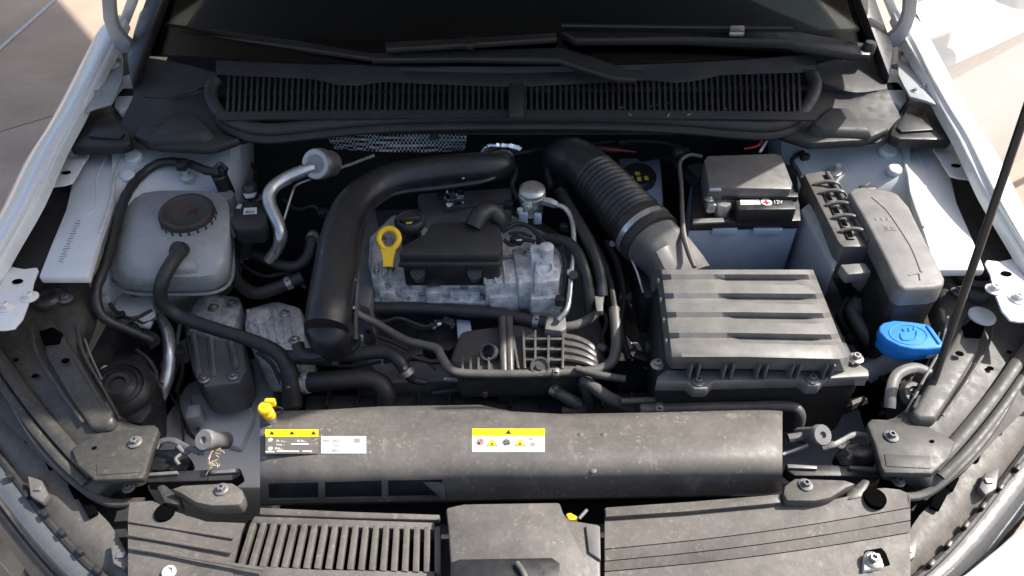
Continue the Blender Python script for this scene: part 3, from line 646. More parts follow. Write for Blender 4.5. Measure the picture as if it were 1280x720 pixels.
# ------------------------------------------------------------------ headlamp carriers and the corner trim
def carrier(s, label, m1, m2):
    t = thing('headlamp_carrier', label, 'carrier', S([W(110, 560, .74)], s)[0], 'headlamp carriers')
    g = [[(-60, 420, .80), (0, 412, .81), (60, 350, .82), (92, 345, .822), (110, 350, .81)],
         [(-50, 450, .79), (5, 440, .80), (62, 400, .815), (100, 395, .815), (122, 398, .79)],
         [(-20, 500, .785), (30, 478, .80), (70, 455, .812), (96, 450, .812), (108, 446, .78)],
         [(30, 550, .775), (62, 522, .795), (95, 505, .806), (122, 498, .806), (130, 495, .77)],
         [(70, 590, .77), (95, 565, .785), (122, 545, .797), (150, 535, .797), (165, 530, .79)],
         [(110, 622, .76), (125, 602, .775), (145, 588, .785), (180, 570, .790), (198, 536, .790)],
         [(128, 630, .745), (140, 618, .75), (155, 612, .755), (180, 606, .757), (186, 596, .757)]]
    b = B().grid([S(Q(r), s) for r in g], thick=.003, up=4).obj('carrier_shell', m1, t)
    B().prism(S(Q([(123, 540), (195, 534), (199, 537), (190, 560), (182, 590), (178, 598), (118, 600), (96, 580), (88, 560)], .800), s), .012, .005).obj('front_shelf', m1, t)
    for (x, y, z, sc) in ((169, 553, .801, .9), (161, 610, .760, .8), (83, 374, .823, 1.0), (32, 392, .808, 1.0)):
        p = S([W(x, y, z)], s)[0]; place('bolt', _bolt, 'bolt', 'steel_dark', t, p, scale=sc)
    B().prism(S(Q([(50, 405, .828), (64, 398, .828), (84, 425, .827), (104, 458, .824), (142, 522, .812), (134, 530, .811), (112, 532, .811), (84, 490, .818), (58, 446, .825)]), s), .014, .005, grow=.06, seg=3).obj('pressed_channel', m1, t)
    for pts in ([(40, 408, .824), (46, 440, .822), (74, 486, .815), (104, 528, .807)], [(96, 404, .820), (104, 440, .817), (128, 484, .809), (150, 524, .800)]):
        B().tube(S(Q(pts), s), .0022, seg=8, flat=.6).obj('pressed_crease', m1, t)
    for pts, r_ in (([(-14, 430, .812), (38, 502, .803), (84, 557, .792), (118, 592, .782)], .009), ([(-26, 440, .806), (26, 514, .797), (72, 570, .786), (108, 604, .776)], .006)):
        B().tube(S(Q(pts), s), r_, n=8, seg=10, flat=.5).obj('outer_flange', m2, t)
    B().tube(S(Q([(106, 424, .812), (114, 446, .808), (127, 474, .80)]), s), .0016, seg=6).obj('painted_lit_edge', 'plastic_box', t)  # paler strip paints the light caught along the flange edge
    for (x, y, z, r_) in ((82, 451, .8275, .006), (44, 470, .808, .005), (118, 560, .8005, .003), (20, 450, .808, .004)):
        p = S([W(x, y, z)], s)[0]; B().lathe([(0, .0008), (r_, .0008), (r_, 0)], p, seg=14, squash=.8).obj('hole', 'hole_shade', t)
    B().lathe([(.022, -.004), (.022, .004), (.017, .009), (.012, .009), (.011, .003), (0, .003)], S([W(62, 374, .822)], s)[0], seg=22).obj('boss', m1, t)
    B().prism(S(Q([(118, 506), (134, 500), (142, 516), (124, 524)], .812), s), .01, .003).obj('small_pad', m1, t)
    B().prism(S(Q([(120, 578), (178, 574), (176, 590), (120, 594)], .8015), s), .004, .0018).obj('shelf_step', m1, t)
    B().prism(S(Q([(48, 414), (66, 408), (78, 416), (74, 428), (54, 430)], .8295), s), .006, .002).obj('locating_slot', 'hole_shade', t)
    # raised lip at the outer front
    B().tube(S(Q([(0, 470, .795), (40, 540, .785), (85, 592, .772), (130, 626, .757), (180, 627, .755)]), s), .006, seg=8, flat=.7).obj('outer_rim', m2, t)
    return t
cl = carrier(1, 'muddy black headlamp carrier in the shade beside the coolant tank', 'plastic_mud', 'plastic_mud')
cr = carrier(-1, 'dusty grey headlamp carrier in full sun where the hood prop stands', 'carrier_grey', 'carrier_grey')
B().lathe([(.019, 0), (.019, .003), (.015, .006), (0, .0065)], W(1227, 396, .830), seg=24).obj('white_cap', 'white_cap', cr)
B().lathe([(.030, -.002), (.030, .004), (.024, .010), (.020, .004), (0, .004)], W(1216, 345, .826), seg=24).obj('mounting_boss', 'carrier_grey', cr)
def headlamp(s, label):
    t = thing('headlamp', label, 'headlamp', S([W(60, 640, .70)], s)[0], 'headlamps')
    bk = [(-90, 470, .72), (-40, 520, .725), (10, 585, .73), (60, 650, .73), (110, 705, .73), (160, 745, .73)]
    inn = [(-70, 440, .745), (-10, 500, .75), (40, 560, .752), (90, 610, .75), (135, 652, .748), (158, 690, .746)]
    lo = [(x - 26, y + 34, z - .02) for x, y, z in bk]
    B().grid([S(Q(inn), s), S(Q([(a_[0] * .5 + c_[0] * .5 , a_[1] * .5 + c_[1] * .5, .745) for a_, c_ in zip(inn, bk)]), s), S(Q(bk), s)], thick=.004, up=3).obj('housing_top', 'plastic_front', t)
    B().grid([S(Q([(x, y, z + .006) for x, y, z in bk]), s), S(Q([(x - 14, y + 18, z + .004) for x, y, z in bk]), s), S(Q(lo), s), S([p + Vector((-.01, -.02, -.10)) for p in Q(lo)], s)], thick=.003, up=3).obj('lens', 'lens', t)
    B().tube(S(Q([(x, y, z + .006) for x, y, z in bk]), s), .005, seg=8).obj('rubber_edge', 'rubber', t)
    B().tube(S(Q([(x - 27, y + 35, z - .016) for x, y, z in bk]), s), .006, seg=8).obj('lower_edge', 'plastic_shiny', t)
    for (x, y) in ((48, 610), (151, 694)):
        B().prism(S(Q([(x - 14, y - 16), (x + 4, y - 10), (x + 12, y + 8), (x + 4, y + 18), (x - 10, y + 10)], .757), s), .012, .002).obj('mounting_tab', 'plastic_dusty', t)
        B().box(S([W(x, y, .7585)], s)[0], (.010, .008, .003), bev=.001).obj('tab_pin', 'steel', t)
    for pts in ([(46, 552), (60, 548), (72, 580), (60, 586)], [(20, 520), (32, 516), (42, 548), (30, 552)], [(96, 620), (110, 616), (122, 640), (110, 646)], [(84, 606), (92, 603), (100, 618), (92, 622)]):
        B().prism(S(Q(pts, .7565), s), .006, .001).obj('housing_slot', 'hole_shade', t)
    for k in range(7):
        x = -10 + k * 22; y = 572 + k * 23.5
        B().box(S([W(x, y, .744)], s)[0], (.012, .006, .010), Matrix.Rotation(-.75 * s, 3, 'Z'), .0015).obj('seal_clip', 'plastic', t)
    for (p, q) in (((60, 560), (85, 590)), ((78, 580), (96, 606))):
        B().tube(S([W(*p, .757), W(*q, .757)], s), .002, seg=6).obj('rib', 'plastic_front', t)
headlamp(1, 'grey headlamp edge below the muddy shaded carrier')
headlamp(-1, 'grey headlamp edge below the sunlit carrier with the white cap')
# black sheet stands in for the shade between headlamp and bay
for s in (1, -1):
    B().prism(S(Q([(90, 590), (160, 620), (165, 745), (120, 700), (60, 640)], .715), s), .02).obj('corner_gap_shade', 'black', car)

# hood catches
def catch(s, label, frayed):
    t = thing('hood_catch', label, 'hood catch', S([W(240, 590, .72)], s)[0], 'hood catches behind the front trim')
    B().prism(S(Q([(180, 590), (300, 585), (302, 592), (290, 600), (182, 603)], .755), s), .02, .002).obj('catch_rail', 'plastic', t)
    B().prism(S(Q([(183, 591), (222, 588), (222, 592), (183, 595)], .760), s), .006, .001).obj('rail_edge', 'steel_dark', t)
    B().prism(S(Q([(262, 588), (299, 585), (299, 590), (262, 592)], .760), s), .006, .001).obj('rail_edge', 'steel_dark', t)
    ax = Vector((-s * .25, -.55, .80))
    p = S([W(254, 550, .795)], s)[0]
    B().lathe([(.012, -.05), (.012, -.012), (.0145, -.010), (.0145, -.002), (.013, 0), (.005, 0), (.004, -.004), (0, -.004)], p, axis=ax, seg=18).obj('buffer', 'plastic_box', t)
    B().tube(S(Q([(195, 560, .765), (200, 552, .77), (215, 550, .772), (228, 556, .77), (240, 562, .77), (255, 566, .765)]), s), .004, seg=8, flat=.5).obj('catch_lever', 'steel_dark', t)
    B().tube(S(Q([(222, 558, .77), (232, 566, .765), (243, 560, .766), (250, 568, .76)]), s), .0032, seg=8).obj('spring_arm', 'steel_dark', t)
    B().tube(S(Q([(226, 568, .765), (220, 574, .765), (224, 581, .762)]), s), .0028, seg=8).obj('spring_hook', 'steel_dark', t)
    B().prism(S(Q([(190, 562), (226, 560), (240, 575), (232, 588), (188, 588)], .745), s), .02, .003).obj('catch_plate', 'plastic_shiny', t)
    if frayed:
        for k in range(16):
            a0 = W(262 + random.uniform(-4, 8), 566 + random.uniform(-8, 14), .765); a1 = a0 + Vector((random.uniform(-.004, .012), random.uniform(-.014, .01), random.uniform(-.004, .012))); a2 = a1 + Vector((random.uniform(-.008, .012), random.uniform(-.012, .008), random.uniform(-.008, .006)))
            B().tube([a0, a1, a2], .0007, n=3, seg=5).obj('loose_fibre', 'leaf', t)
    else:
        B().tube(Q([(985, 548, .77), (1005, 545, .772), (1030, 540, .77)]), .006, seg=8).obj('cable_sleeve', 'plastic_airbox', t)
        B().tube(Q([(978, 568, .76), (1000, 560, .765), (1010, 556, .77)]), .003, seg=8).obj('cable', 'steel', t)
catch(1, 'hood catch with a frayed dusty rubber buffer in the shaded corner', True)
catch(-1, 'hood catch with a clean round headed buffer in the sunlit corner', False)

# prop rod
pr = thing('hood_prop', 'thin black metal hood prop rod standing in a grommet on the sunlit carrier', 'prop rod', W(1150, 500, .79))
pA = W(1160, 488, .805); pB = WX(1238, 280, .70); 
top_h = hp_(.66, .62, .01)
B().tube([W(1140, 496, .80), W(1152, 497, .802), W(1162, 484, .812), W(1168, 474, .822)], .0052, n=6, seg=10).obj('rod_foot', 'plastic', pr)
rod_mid = W(1282, 140, 1.19)
p0 = W(1168, 474, .822)
B().tube([p0, rod_mid, rod_mid + (rod_mid - p0) * 1.15], .0050, n=2, seg=10).obj('rod', 'plastic', pr)
B().lathe([(.022, -.012), (.022, 0), (.017, .006), (.012, .006), (.009, .002), (0, .002)], W(1143, 494, .795), axis=(.1, -.3, 1), seg=22).obj('grommet', 'rubber', pr)
cup = Q([(1118, 478), (1126, 466), (1148, 462), (1166, 470), (1172, 482), (1160, 500), (1140, 512), (1122, 504)], .778)
B().prism(cup, .05, .006).obj('grommet_seat', 'plastic_matt', pr)
B().tube(Q([(1112, 510, .785), (1114, 488, .80), (1122, 468, .806), (1144, 460, .808), (1164, 468, .806), (1172, 478, .80)]), .008, seg=10, flat=.7).obj('seat_rim', 'plastic_airbox', pr)

# ------------------------------------------------------------------ air filter box
ab = thing('air_filter_box', 'large grey air filter box with a stepped ribbed lid', 'air filter box', W(940, 470, .70))
fr = [0, .035, .09, .36, .43, .90, .955, 1.0]
gr = [342.8, 366.4, 390, 416]
prof = [(334, .852, .852), (337, .858, .858)]
for g_ in gr: prof += [(g_, .858, .858), (g_ + 6.5, .8525, .846), (g_ + 9, .8535, .848), (g_ + 13, .858, .858)]
prof += [(440, .858, .858), (446, .855, .855), (449, .846, .846), (461, .815, .815)]
rows = []
for (y, zl, zr) in prof:
    t = (y - 336) / (462 - 336)
    L_ = 820 + 14 * t; R_ = 1016 + 50 * t; row = []
    for f in fr:
        z = zl if f <= .37 else zr
        if f in (0,): z = min(zl, zr) - .030
        if f == .035: z = zl - .006
        if f == .955: z = zr - .006
        if f == 1.0: z = min(zl, zr) - .03
        yy = y + (3 if .43 < f < 1 else 0) * t + (.0 if f < .37 else 0)
        row.append(W(L_ + (R_ - L_) * f, yy, z))
    rows.append(row)
rows[0] = [p + Vector((0, .004, -.02)) for p in rows[0]]
lid = B().grid([[p + Vector((0, .004, -.04)) for p in rows[0]]] + rows, thick=.003).obj('lid', 'plastic_airbox', ab, ang=28)
base = Q([(822, 470), (834, 462), (1064, 457), (1070, 452), (1086, 462), (1087, 470), (1032, 473), (1024, 482), (1010, 482), (1000, 474), (892, 477), (884, 486), (868, 486), (858, 478), (820, 478)], .806)
fl2 = B().prism(base, .020, .0025).obj('base_flange', 'plastic_airbox', ab)
B().prism(Q([(818, 340), (1018, 336), (1082, 470), (824, 478)], .80), .14, .012).obj('box_base', 'plastic_matt', ab)
for x_ in (862, 872, 904, 914, 946, 956, 988, 997, 1029, 1038):
    B().box(W(x_, 461, .822), (.0028, .016, .030), bev=.0008).obj('stiffening_fin', 'plastic_airbox', lid)
bolt(fl2, 873, 477, .807, .9, 'steel_dark'); bolt(fl2, 1015, 474, .807, .9, 'steel_dark'); bolt(fl2, 822, 456, .80, 1.0, 'steel'); bolt(fl2, 1070, 448, .812, 1.0, 'steel')
for x_, y_ in ((823, 351), (826, 375), (830, 400), (833, 426)): B().box(W(x_, y_, .84), (.003, .006, .006)).obj('lid_clip', 'label_grey', lid)
B().grid([[WY(x, y, base[6].y - .004) for x in (1068, 1081)] for y in (475, 482)]).obj('recycling_mark', 'ink_grey', fl2)

# ------------------------------------------------------------------ battery
bt = thing('car_battery', 'blue grey car battery with a black lid behind the air filter box', 'battery', W(930, 300, .68))
zb = .845
tp = Q([(863, 277), (1001, 274), (996, 205), (868, 208)], zb)
yfb = tp[0].y
B().prism([p + Vector((0, 0, -.018)) for p in tp], .17, .004).obj('battery_case', 'battery_blue', bt)
B().prism([Vector((p.x * 1.0, p.y - (.003 if i < 2 else 0), p.z)) for i, p in enumerate(tp)], .019, .003).obj('battery_lid', 'plastic_shiny', bt)
for (a_, b_) in ((890, 921), (941, 977)):
    p = WY(a_, 289, yfb - .003); q = WY(b_, 289, yfb - .003)
    B().box((p + q) / 2, ((q - p).length, .006, .012), bev=.001).obj('case_tab', 'battery_blue', bt)
blk = Q([(924, 262), (996, 261), (991, 249), (919, 249)], zb + .028)
pl = B().prism(blk, .03, .003).obj('vent_block', 'plastic', bt)
B().prism(Q([(926, 256), (951, 255.5), (949, 249), (925, 249.5)], zb + .0285), .0008).obj('white_label', 'label_white', pl)
B().lathe([(.0095, 0), (.0095, .0008), (0, .0008)], W(958, 253, zb + .0285), seg=20).obj('round_label', 'label_white', pl)
B().box(W(958, 253, zb + .0295), (.011, .003, .0006)).obj('red_cross', 'red', pl); B().box(W(958, 253, zb + .0297), (.003, .011, .0006)).obj('red_cross', 'red', pl)
text_mesh('12V', .010, W(967, 254.5, zb + .0288), (1, 0, 0), (0, -.3, 1), 'lettering', 'ink_white', pl)
cp = Q([(886, 234), (880, 200), (884, 194), (970, 191), (978, 194), (991, 228), (990, 236)], .895)
cv = B().prism(cp, .05, .004).obj('fuse_cover', 'plastic_dusty', bt)
B().prism(Q([(884, 236), (998, 240), (998, 246), (884, 243)], .880), .012, .002).obj('cover_bar', 'plastic', bt)
B().box(W(894, 237, .893), (.02, .006, .004), bev=.001).obj('cover_catch', 'label_grey', bt)
tm = B().lathe([(.014, 0), (.014, .020), (.0125, .023), (.006, .024), (0, .024)], W(901, 266, zb), seg=22).obj('terminal', 'steel', bt)
B().box(W(888, 258, zb + .018), (.016, .016, .018), bev=.003).obj('clamp', 'steel', tm)
bolt(tm, 886, 249, zb + .028, .8); bolt(tm, 887, 262, zb + .012, .7, axis=(-.3, -1, .2))
B().prism(Q([(866, 279), (906, 277), (904, 272), (866, 273)], zb + .003), .004, .001).obj('lid_rim', 'plastic_airbox', bt)
# battery tray wall
trw = thing('battery_tray', 'tall translucent grey tray wall next to the battery and the ribbed cover', 'tray', W(1025, 320, .68))
B().prism([W(1000, 262, .84), W(1012, 252, .85), W(1052, 318, .84), W(1042, 338, .83)], .14, .004).obj('tray_wall', 'paint_grey', trw)
B().tube([W(1056, 314, .845), W(1046, 334, .80), W(1036, 352, .76)], .004, seg=8).obj('tray_edge', 'paint_grey', trw)
# ------------------------------------------------------------------ ribbed fuse carrier
fc = thing('fuse_carrier', 'narrow black fuse carrier with crosswise ribs and square windows', 'fuse box', W(1045, 265, .78))
B().prism(Q([(1005, 217), (1028, 213), (1036, 216), (1088, 302), (1088, 308), (1054, 308), (1048, 302)], .868), .07, .003).obj('carrier_body', 'plastic_dusty', fc)
for k, (x, y) in enumerate(((1024, 228), (1031, 239), (1039, 254), (1047, 270), (1056, 287))):
    B().tube([W(x - 6, y + 2, .870), W(x + 10, y - 1, .876), W(x + 22, y + 1, .876), W(x + 26, y + 6, .868)], .0035, seg=8).obj('cross_rib', 'plastic_dusty', fc)
for k, (x, y) in enumerate(((1034, 246), (1043, 262), (1053, 278), (1060, 292))):
    B().prism(Q([(x - 5, y - 5), (x + 4, y - 5), (x + 9, y + 6), (x, y + 6)], .8715), .004, .0008).obj('window_frame', 'plastic', fc)
    B().prism(Q([(x - 3, y - 3), (x + 3, y - 3), (x + 7, y + 4), (x + 1, y + 4)], .8722), .003).obj('window', 'hole_shade', fc)
B().tube(Q([(1034, 216, .872), (1060, 258, .872), (1086, 302, .872)]), .004, seg=8).obj('edge_strip', 'plastic_dusty', fc)
# ------------------------------------------------------------------ fuse box lid
fb = thing('fuse_box', 'large smooth grey fuse box lid with chamfered corners beside the white rail', 'fuse box', W(1120, 300, .76))
top = Q([(1061, 240), (1066, 235), (1078, 233), (1114, 238), (1124, 243), (1137, 258), (1160, 305), (1182, 348), (1180, 356), (1168, 359), (1130, 361), (1122, 356), (1104, 318), (1082, 276)], .888)
fbl = B().prism(top, .035, .006, grow=.02, seg=3).obj('lid', 'plastic_box', fb)
B().prism([p + Vector((0, 0, -.034)) for p in top], .12, .004).obj('box_body', 'plastic', fb)
B().tube(Q([(1090, 246, .8885), (1108, 262, .8885), (1124, 284, .8885), (1140, 310, .8885), (1152, 340, .8885)]), .0018, seg=6, flat=.5).obj('pressed_line', 'plastic_box', fbl)
text_mesh('ILE', .015, W(1106, 288, .8882), (1, -.05, 0), (0, 0, 1), 'pressed_lettering', 'plastic_box', fbl, .0005)
for x in (1096, 1103, 1110): B().box(W(x, 274, .8882), (.005, .007, .001), bev=.0004).obj('pressed_mark', 'plastic_box', fbl)
B().tube(Q([(1136, 344, .8885), (1148, 342, .8885), (1150, 350, .8885)]), .001, n=3, seg=6).obj('pressed_mark', 'plastic_box', fbl)
B().prism(Q([(1074, 231), (1094, 231), (1096, 236), (1076, 236)], .882), .01, .002).obj('hinge_tab', 'plastic', fb)
# ------------------------------------------------------------------ connector and washer filler
cn = thing('wiring_plug', 'grey boxy wiring plug on a cable below the fuse carrier', 'plug', W(1070, 340, .78))
B().prism(Q([(1050, 330), (1082, 328), (1090, 340), (1060, 343)], .858), .02, .003).obj('plug_cap', 'plastic_box', cn)
B().lathe([(.016, 0), (.017, .02), (.013, .032), (0, .034)], W(1076, 354, .80), axis=(0, -.2, 1), seg=16).obj('plug_boot', 'plastic_airbox', cn)
B().tube(Q([(1076, 358, .80), (1078, 368, .78), (1068, 380, .77), (1066, 390, .77), (1076, 410, .765), (1092, 432, .75), (1100, 452, .70)]), [.009, .008, .009, .011, .011, .011, .011], n=6, seg=12).obj('cable_sleeve', 'rubber_lit', cn)
B().lathe([(.014, 0), (.014, .012), (.011, .014), (0, .014)], W(1070, 384, .77), axis=(.3, -.5, .6), seg=14).obj('cable_clamp', 'plastic_dusty', cn)
B().tube(Q([(1085, 402, .77), (1100, 395, .775), (1112, 392, .775), (1118, 398, .77)]), .010, seg=12).obj('side_hose', 'rubber_lit', cn)
wf = thing('washer_filler', 'bright blue washer fluid cap with a pressed symbol on its white filler neck', 'filler cap', W(1130, 450, .72))
B().tube(Q([(1080, 466, .70), (1100, 455, .72), (1125, 445, .75), (1136, 432, .785)]), [.020, .019, .018, .019], n=6, seg=16).obj('filler_neck', 'tank_white', wf)
cap = Q([(1099, 408), (1104, 403), (1118, 400), (1140, 402), (1160, 405), (1167, 411), (1181, 431), (1180, 434), (1160, 436), (1142, 436), (1124, 432), (1108, 424), (1099, 414)], .835)
cb = B().prism(cap, .016, .004, seg=3).obj('cap', 'blue', wf)
B().prism([c_.lerp(sum(cap, Vector()) / len(cap), .18) + Vector((-.004, 0, -.014)) for c_ in cap], .018, .004).obj('cap_skirt', 'blue', wf)
B().tube([W(1136 + 24 * math.cos(a_), 418 + 12 * math.sin(a_) + .12 * 24 * math.cos(a_), .8355) for a_ in [i * .5236 for i in range(13)]], .0014, n=3, seg=6, flat=.5).obj('raised_ring', 'blue', cb)
B().tube(Q([(1158, 407), (1174, 430)], .836), .0014, seg=6).obj('hinge_line', 'blue', cb)
for pts in ([(1126, 417), (1128, 425), (1144, 423), (1146, 414)], [(1128, 411), (1130, 414)], [(1136, 410), (1136, 414)], [(1144, 408), (1142, 412)]):
    B().tube(Q(pts, .8356), .0013, n=2, seg=6).obj('spray_symbol', 'blue', cb)
B().box(W(1164, 442, .812), (.018, .012, .012), bev=.003).obj('neck_clip', 'tank_white', wf)
# ------------------------------------------------------------------ engine
en = thing('engine', 'cast aluminium engine with ribbed black intake manifold in the middle of the bay', 'engine', W(590, 400, .45))
B().prism(Q([(440, 260), (640, 245), (720, 300), (760, 420), (740, 470), (480, 480), (430, 420)], .66), .28, .02).obj('engine_block', 'steel_dark', en)
hd = B().prism(Q([(462, 296), (490, 268), (640, 268), (700, 300), (706, 312), (704, 344), (640, 352), (470, 352), (460, 330)], .782), .08, .004).obj('cylinder_head', 'alu', en)
for (pts, z, d) in (([(470, 290), (490, 288), (492, 322), (478, 348), (464, 346), (464, 318)], .800, .05), ([(606, 332), (640, 322), (648, 334), (650, 353), (606, 355)], .797, .05), ([(640, 310), (664, 306), (668, 328), (668, 352), (648, 354)], .803, .05), ([(666, 318), (698, 316), (702, 332), (699, 350), (668, 354)], .812, .06), ([(500, 352), (522, 352), (522, 364), (500, 364)], .770, .05), ([(532, 350), (550, 350), (552, 366), (532, 366)], .775, .05), ([(562, 354), (600, 352), (600, 366), (562, 366)], .768, .04), ([(612, 356), (645, 355), (648, 370), (612, 372)], .772, .05), ([(660, 356), (700, 354), (702, 372), (664, 374)], .780, .05), ([(474, 352), (494, 352), (494, 366), (474, 366)], .772, .05)):
    B().prism(Q(pts, z), d, .003).obj('casting_boss', 'alu', hd)
B().prism(Q([(468, 368), (560, 370), (704, 374), (704, 380), (560, 377), (468, 375)], .752), .014, .002).obj('head_flange', 'alu', hd)
for k in range(11):
    B().box(W(480 + k * 21, 364, .752) + Vector((0, -.004, 0)), (.004, .014, .030), bev=.001).obj('casting_rib', 'alu', hd)
for k in range(6):
    B().box(W(468 + k * 4, 330 + (k % 3) * 6, .802), (.0028, .022, .012), bev=.0008).obj('casting_rib', 'alu', hd)
for pts in ([(606, 333), (606, 354)], [(652, 314), (652, 353)], [(628, 326), (632, 354)], [(616, 330), (620, 354)]):
    B().tube(Q(pts, .7985), .0025, n=3, seg=6).obj('casting_rib', 'alu', hd)
for (x, y, z) in ((511, 356, .7705), (541, 356, .7755), (614, 338, .798), (684, 308, .838), (692, 360, .781), (626, 361, .7725), (580, 359, .7685), (478, 300, .801), (472, 340, .801), (660, 316, .804), (484, 358, .7725)):
    bolt(hd, x, y, z, .75)
for k in range(8): bolt(hd, 482 + k * 30, 372, .7535, .55)
B().lathe([(.016, 0), (.016, .006), (.012, .007), (.011, .003), (0, .003)], W(681, 336, .812), axis=(0, -.4, 1), seg=20).obj('core_plug', 'alu', hd)
B().lathe([(.012, -.05), (.012, .01), (.009, .012), (0, .012)], W(683, 314, .838), seg=16).obj('stud_tower', 'alu', hd)
B().prism(Q([(662, 306), (680, 304), (682, 318), (664, 320)], .835), .05, .003).obj('thermostat_block', 'alu', hd)
# timing side plate under the charge pipe
B().prism(Q([(452, 270), (470, 262), (476, 300), (462, 385), (446, 380)], .775), .1, .004).obj('timing_cover', 'steel_dark', en)
# intake manifold low at the front
mf = B().prism(Q([(575, 412), (650, 402), (700, 420), (730, 430), (752, 452), (742, 466), (575, 470), (560, 450)], .737), .06, .01).obj('intake_manifold', 'manifold_black', en)
for x0, x1 in ((640, 648), (654, 656), (669, 669), (686, 685), (704, 703)):
    B().prism(Q([(x0 - 1.6, 412), (x0 + 1.6, 412), (x1 + 1.6, 460), (x1 - 1.6, 460)], .752), .018, .001).obj('manifold_rib', 'manifold_black', mf)
for y in (423, 436, 449):
    B().prism(Q([(655, y - 1.4), (705, y - 1.4), (706, y + 1.4), (655, y + 1.4)], .751), .018, .001).obj('manifold_rib', 'manifold_black', mf)
for k, off in enumerate((0, 9, 18, 27)):
    B().tube(Q([(702, 420 + off, .746), (722, 424 + off * .95, .744), (740, 434 + off * .8, .738), (754, 452 + off * .45, .722)]), .006, n=5, seg=8, flat=.8).obj('runner', 'manifold_black', mf)
for x in (628, 636): B().tube(Q([(x, 398, .748), (x + 1, 430, .752), (x + 2, 466, .742)]), .007, seg=10).obj('runner', 'manifold_black', mf)
for x in (578, 588, 598, 611): B().prism(Q([(x - 1.5, 446), (x + 1.5, 446), (x + 1.5, 466), (x - 1.5, 466)], .748), .02, .001).obj('manifold_rib', 'manifold_black', mf)
B().lathe([(.014, -.02), (.014, .004), (.011, .004), (.011, -.016), (0, -.016)], W(611, 440, .752), axis=(-.3, -.5, .8), seg=20).obj('manifold_port', 'manifold_black', mf)
B().lathe([(.015, -.01), (.015, .003), (.012, .003), (.012, .0), (.006, 0), (.006, .004), (0, .004)], W(675, 458, .752), axis=(0, -.6, .8), seg=20).obj('manifold_port', 'manifold_black', mf)
B().prism(Q([(520, 410), (552, 404), (584, 408), (588, 425), (560, 438), (520, 432)], .70), .05, .006).obj('throttle_housing', 'plastic', en)
B().prism(Q([(570, 398), (588, 400), (590, 420), (572, 424)], .722), .03, .003).obj('sensor', 'battery_blue', en)
B().tube(Q([(482, 404, .70), (500, 400, .705), (515, 408, .70), (535, 412, .70), (545, 405, .71)]), .003, seg=8).obj('sensor_cable', 'rubber', en)
for x, y in ((542, 406), (450, 421), (546, 402)): B().prism(Q([(x - 4, y - 3), (x + 4, y - 2), (x + 2, y + 4), (x - 2, y + 3)], .715), .006, .001).obj('clip', 'label_grey', en)
# ignition coil cover
cc = thing('coil_cover', 'black boxy plastic cover on top of the aluminium cylinder head', 'engine cover', W(560, 320, .80))
ctop = Q([(498, 318), (504, 306), (530, 292), (538, 280), (545, 277), (600, 275), (622, 280), (626, 284), (627, 314), (622, 318)], .852)
c1 = B().prism(ctop, .018, .004).obj('cover_top', 'plastic_matt', cc)
B().prism([p.lerp(sum(ctop, Vector()) / len(ctop), -.03) + Vector((0, -.003, -.016)) for p in ctop], .010, .003).obj('cover_rim', 'plastic_matt', cc)
B().prism([p.lerp(sum(ctop, Vector()) / len(ctop), .03) + Vector((0, 0, -.022)) for p in ctop], .05, .005).obj('cover_base', 'plastic', cc)
for x in (524, 594): B().lathe([(.012, 0), (.012, .02), (0, .02)], W(x, 345, .80), axis=(0, -.5, .8), seg=16).obj('cover_foot', 'plastic', cc)
B().tube([W(592, 285, .85), W(600, 270, .862), W(612, 263, .862), W(622, 272, .85), W(628, 285, .83)], [.016, .017, .017, .016, .015], n=6, seg=14).obj('breather_elbow', 'plastic', cc)
oc = thing('oil_filler_cap', 'round black oil filler cap with a small yellow oil can symbol', 'oil cap', W(515, 275, .82))
B().lathe([(.024, 0), (.026, .006), (.026, .014), (.023, .018), (.020, .0185), (.019, .016), (0, .016)], W(513, 283, .835), seg=36).obj('cap_body', 'plastic_matt', oc)
B().box(W(513, 274, .856), (.034, .008, .010), Matrix.Rotation(.1, 3, 'Z'), .002).obj('grip_bar', 'plastic_matt', oc)
B().prism(Q([(507, 277.5), (513, 276), (516, 277), (513, 279.5), (508, 279.5)], .8535), .001).obj('oil_can_symbol', 'ink_yellow', oc)
B().lathe([(.018, -.05), (.018, .002), (0, .002)], W(513, 285, .835), seg=20).obj('filler_neck', 'plastic', oc)
ds = thing('dipstick', 'yellow oil dipstick loop handle beside the coil cover', 'dipstick', W(488, 325, .80))
ctr = W(486, 299, .862); ey_ = Vector((0, .80, .60)); 
ring = [ctr + Vector((.0165 * math.cos(a_) * (1.0 if math.sin(a_) > -.2 else .9), 0, 0)) + ey_ * (.0175 * math.sin(a_)) for a_ in [i * math.pi / 6 for i in range(12)]]
def closed(pts): return [pts[-1]] + pts + [pts[0], pts[1]]
rr = [Vector(p) for p in ring] + [ring[0], ring[1]]
B().tube(rr, .0050, n=4, seg=10).obj('loop_handle', 'yellow', ds)
B().loft([[ctr + ey_ * e + Vector((x_, 0, 0)) + Vector((0, -.6, .8)) * z_ for x_, z_ in ((-w_, -.004), (w_, -.004), (w_, .004), (-w_, .004))] for e, w_ in ((-.016, .012), (-.026, .0095), (-.038, .0075), (-.046, .0075))]).obj('handle_stem', 'yellow', ds)
B().tube([ctr + ey_ * -.045, W(490, 334, .79), W(492, 350, .74)], .005, seg=10).obj('dipstick_tube', 'plastic', ds)
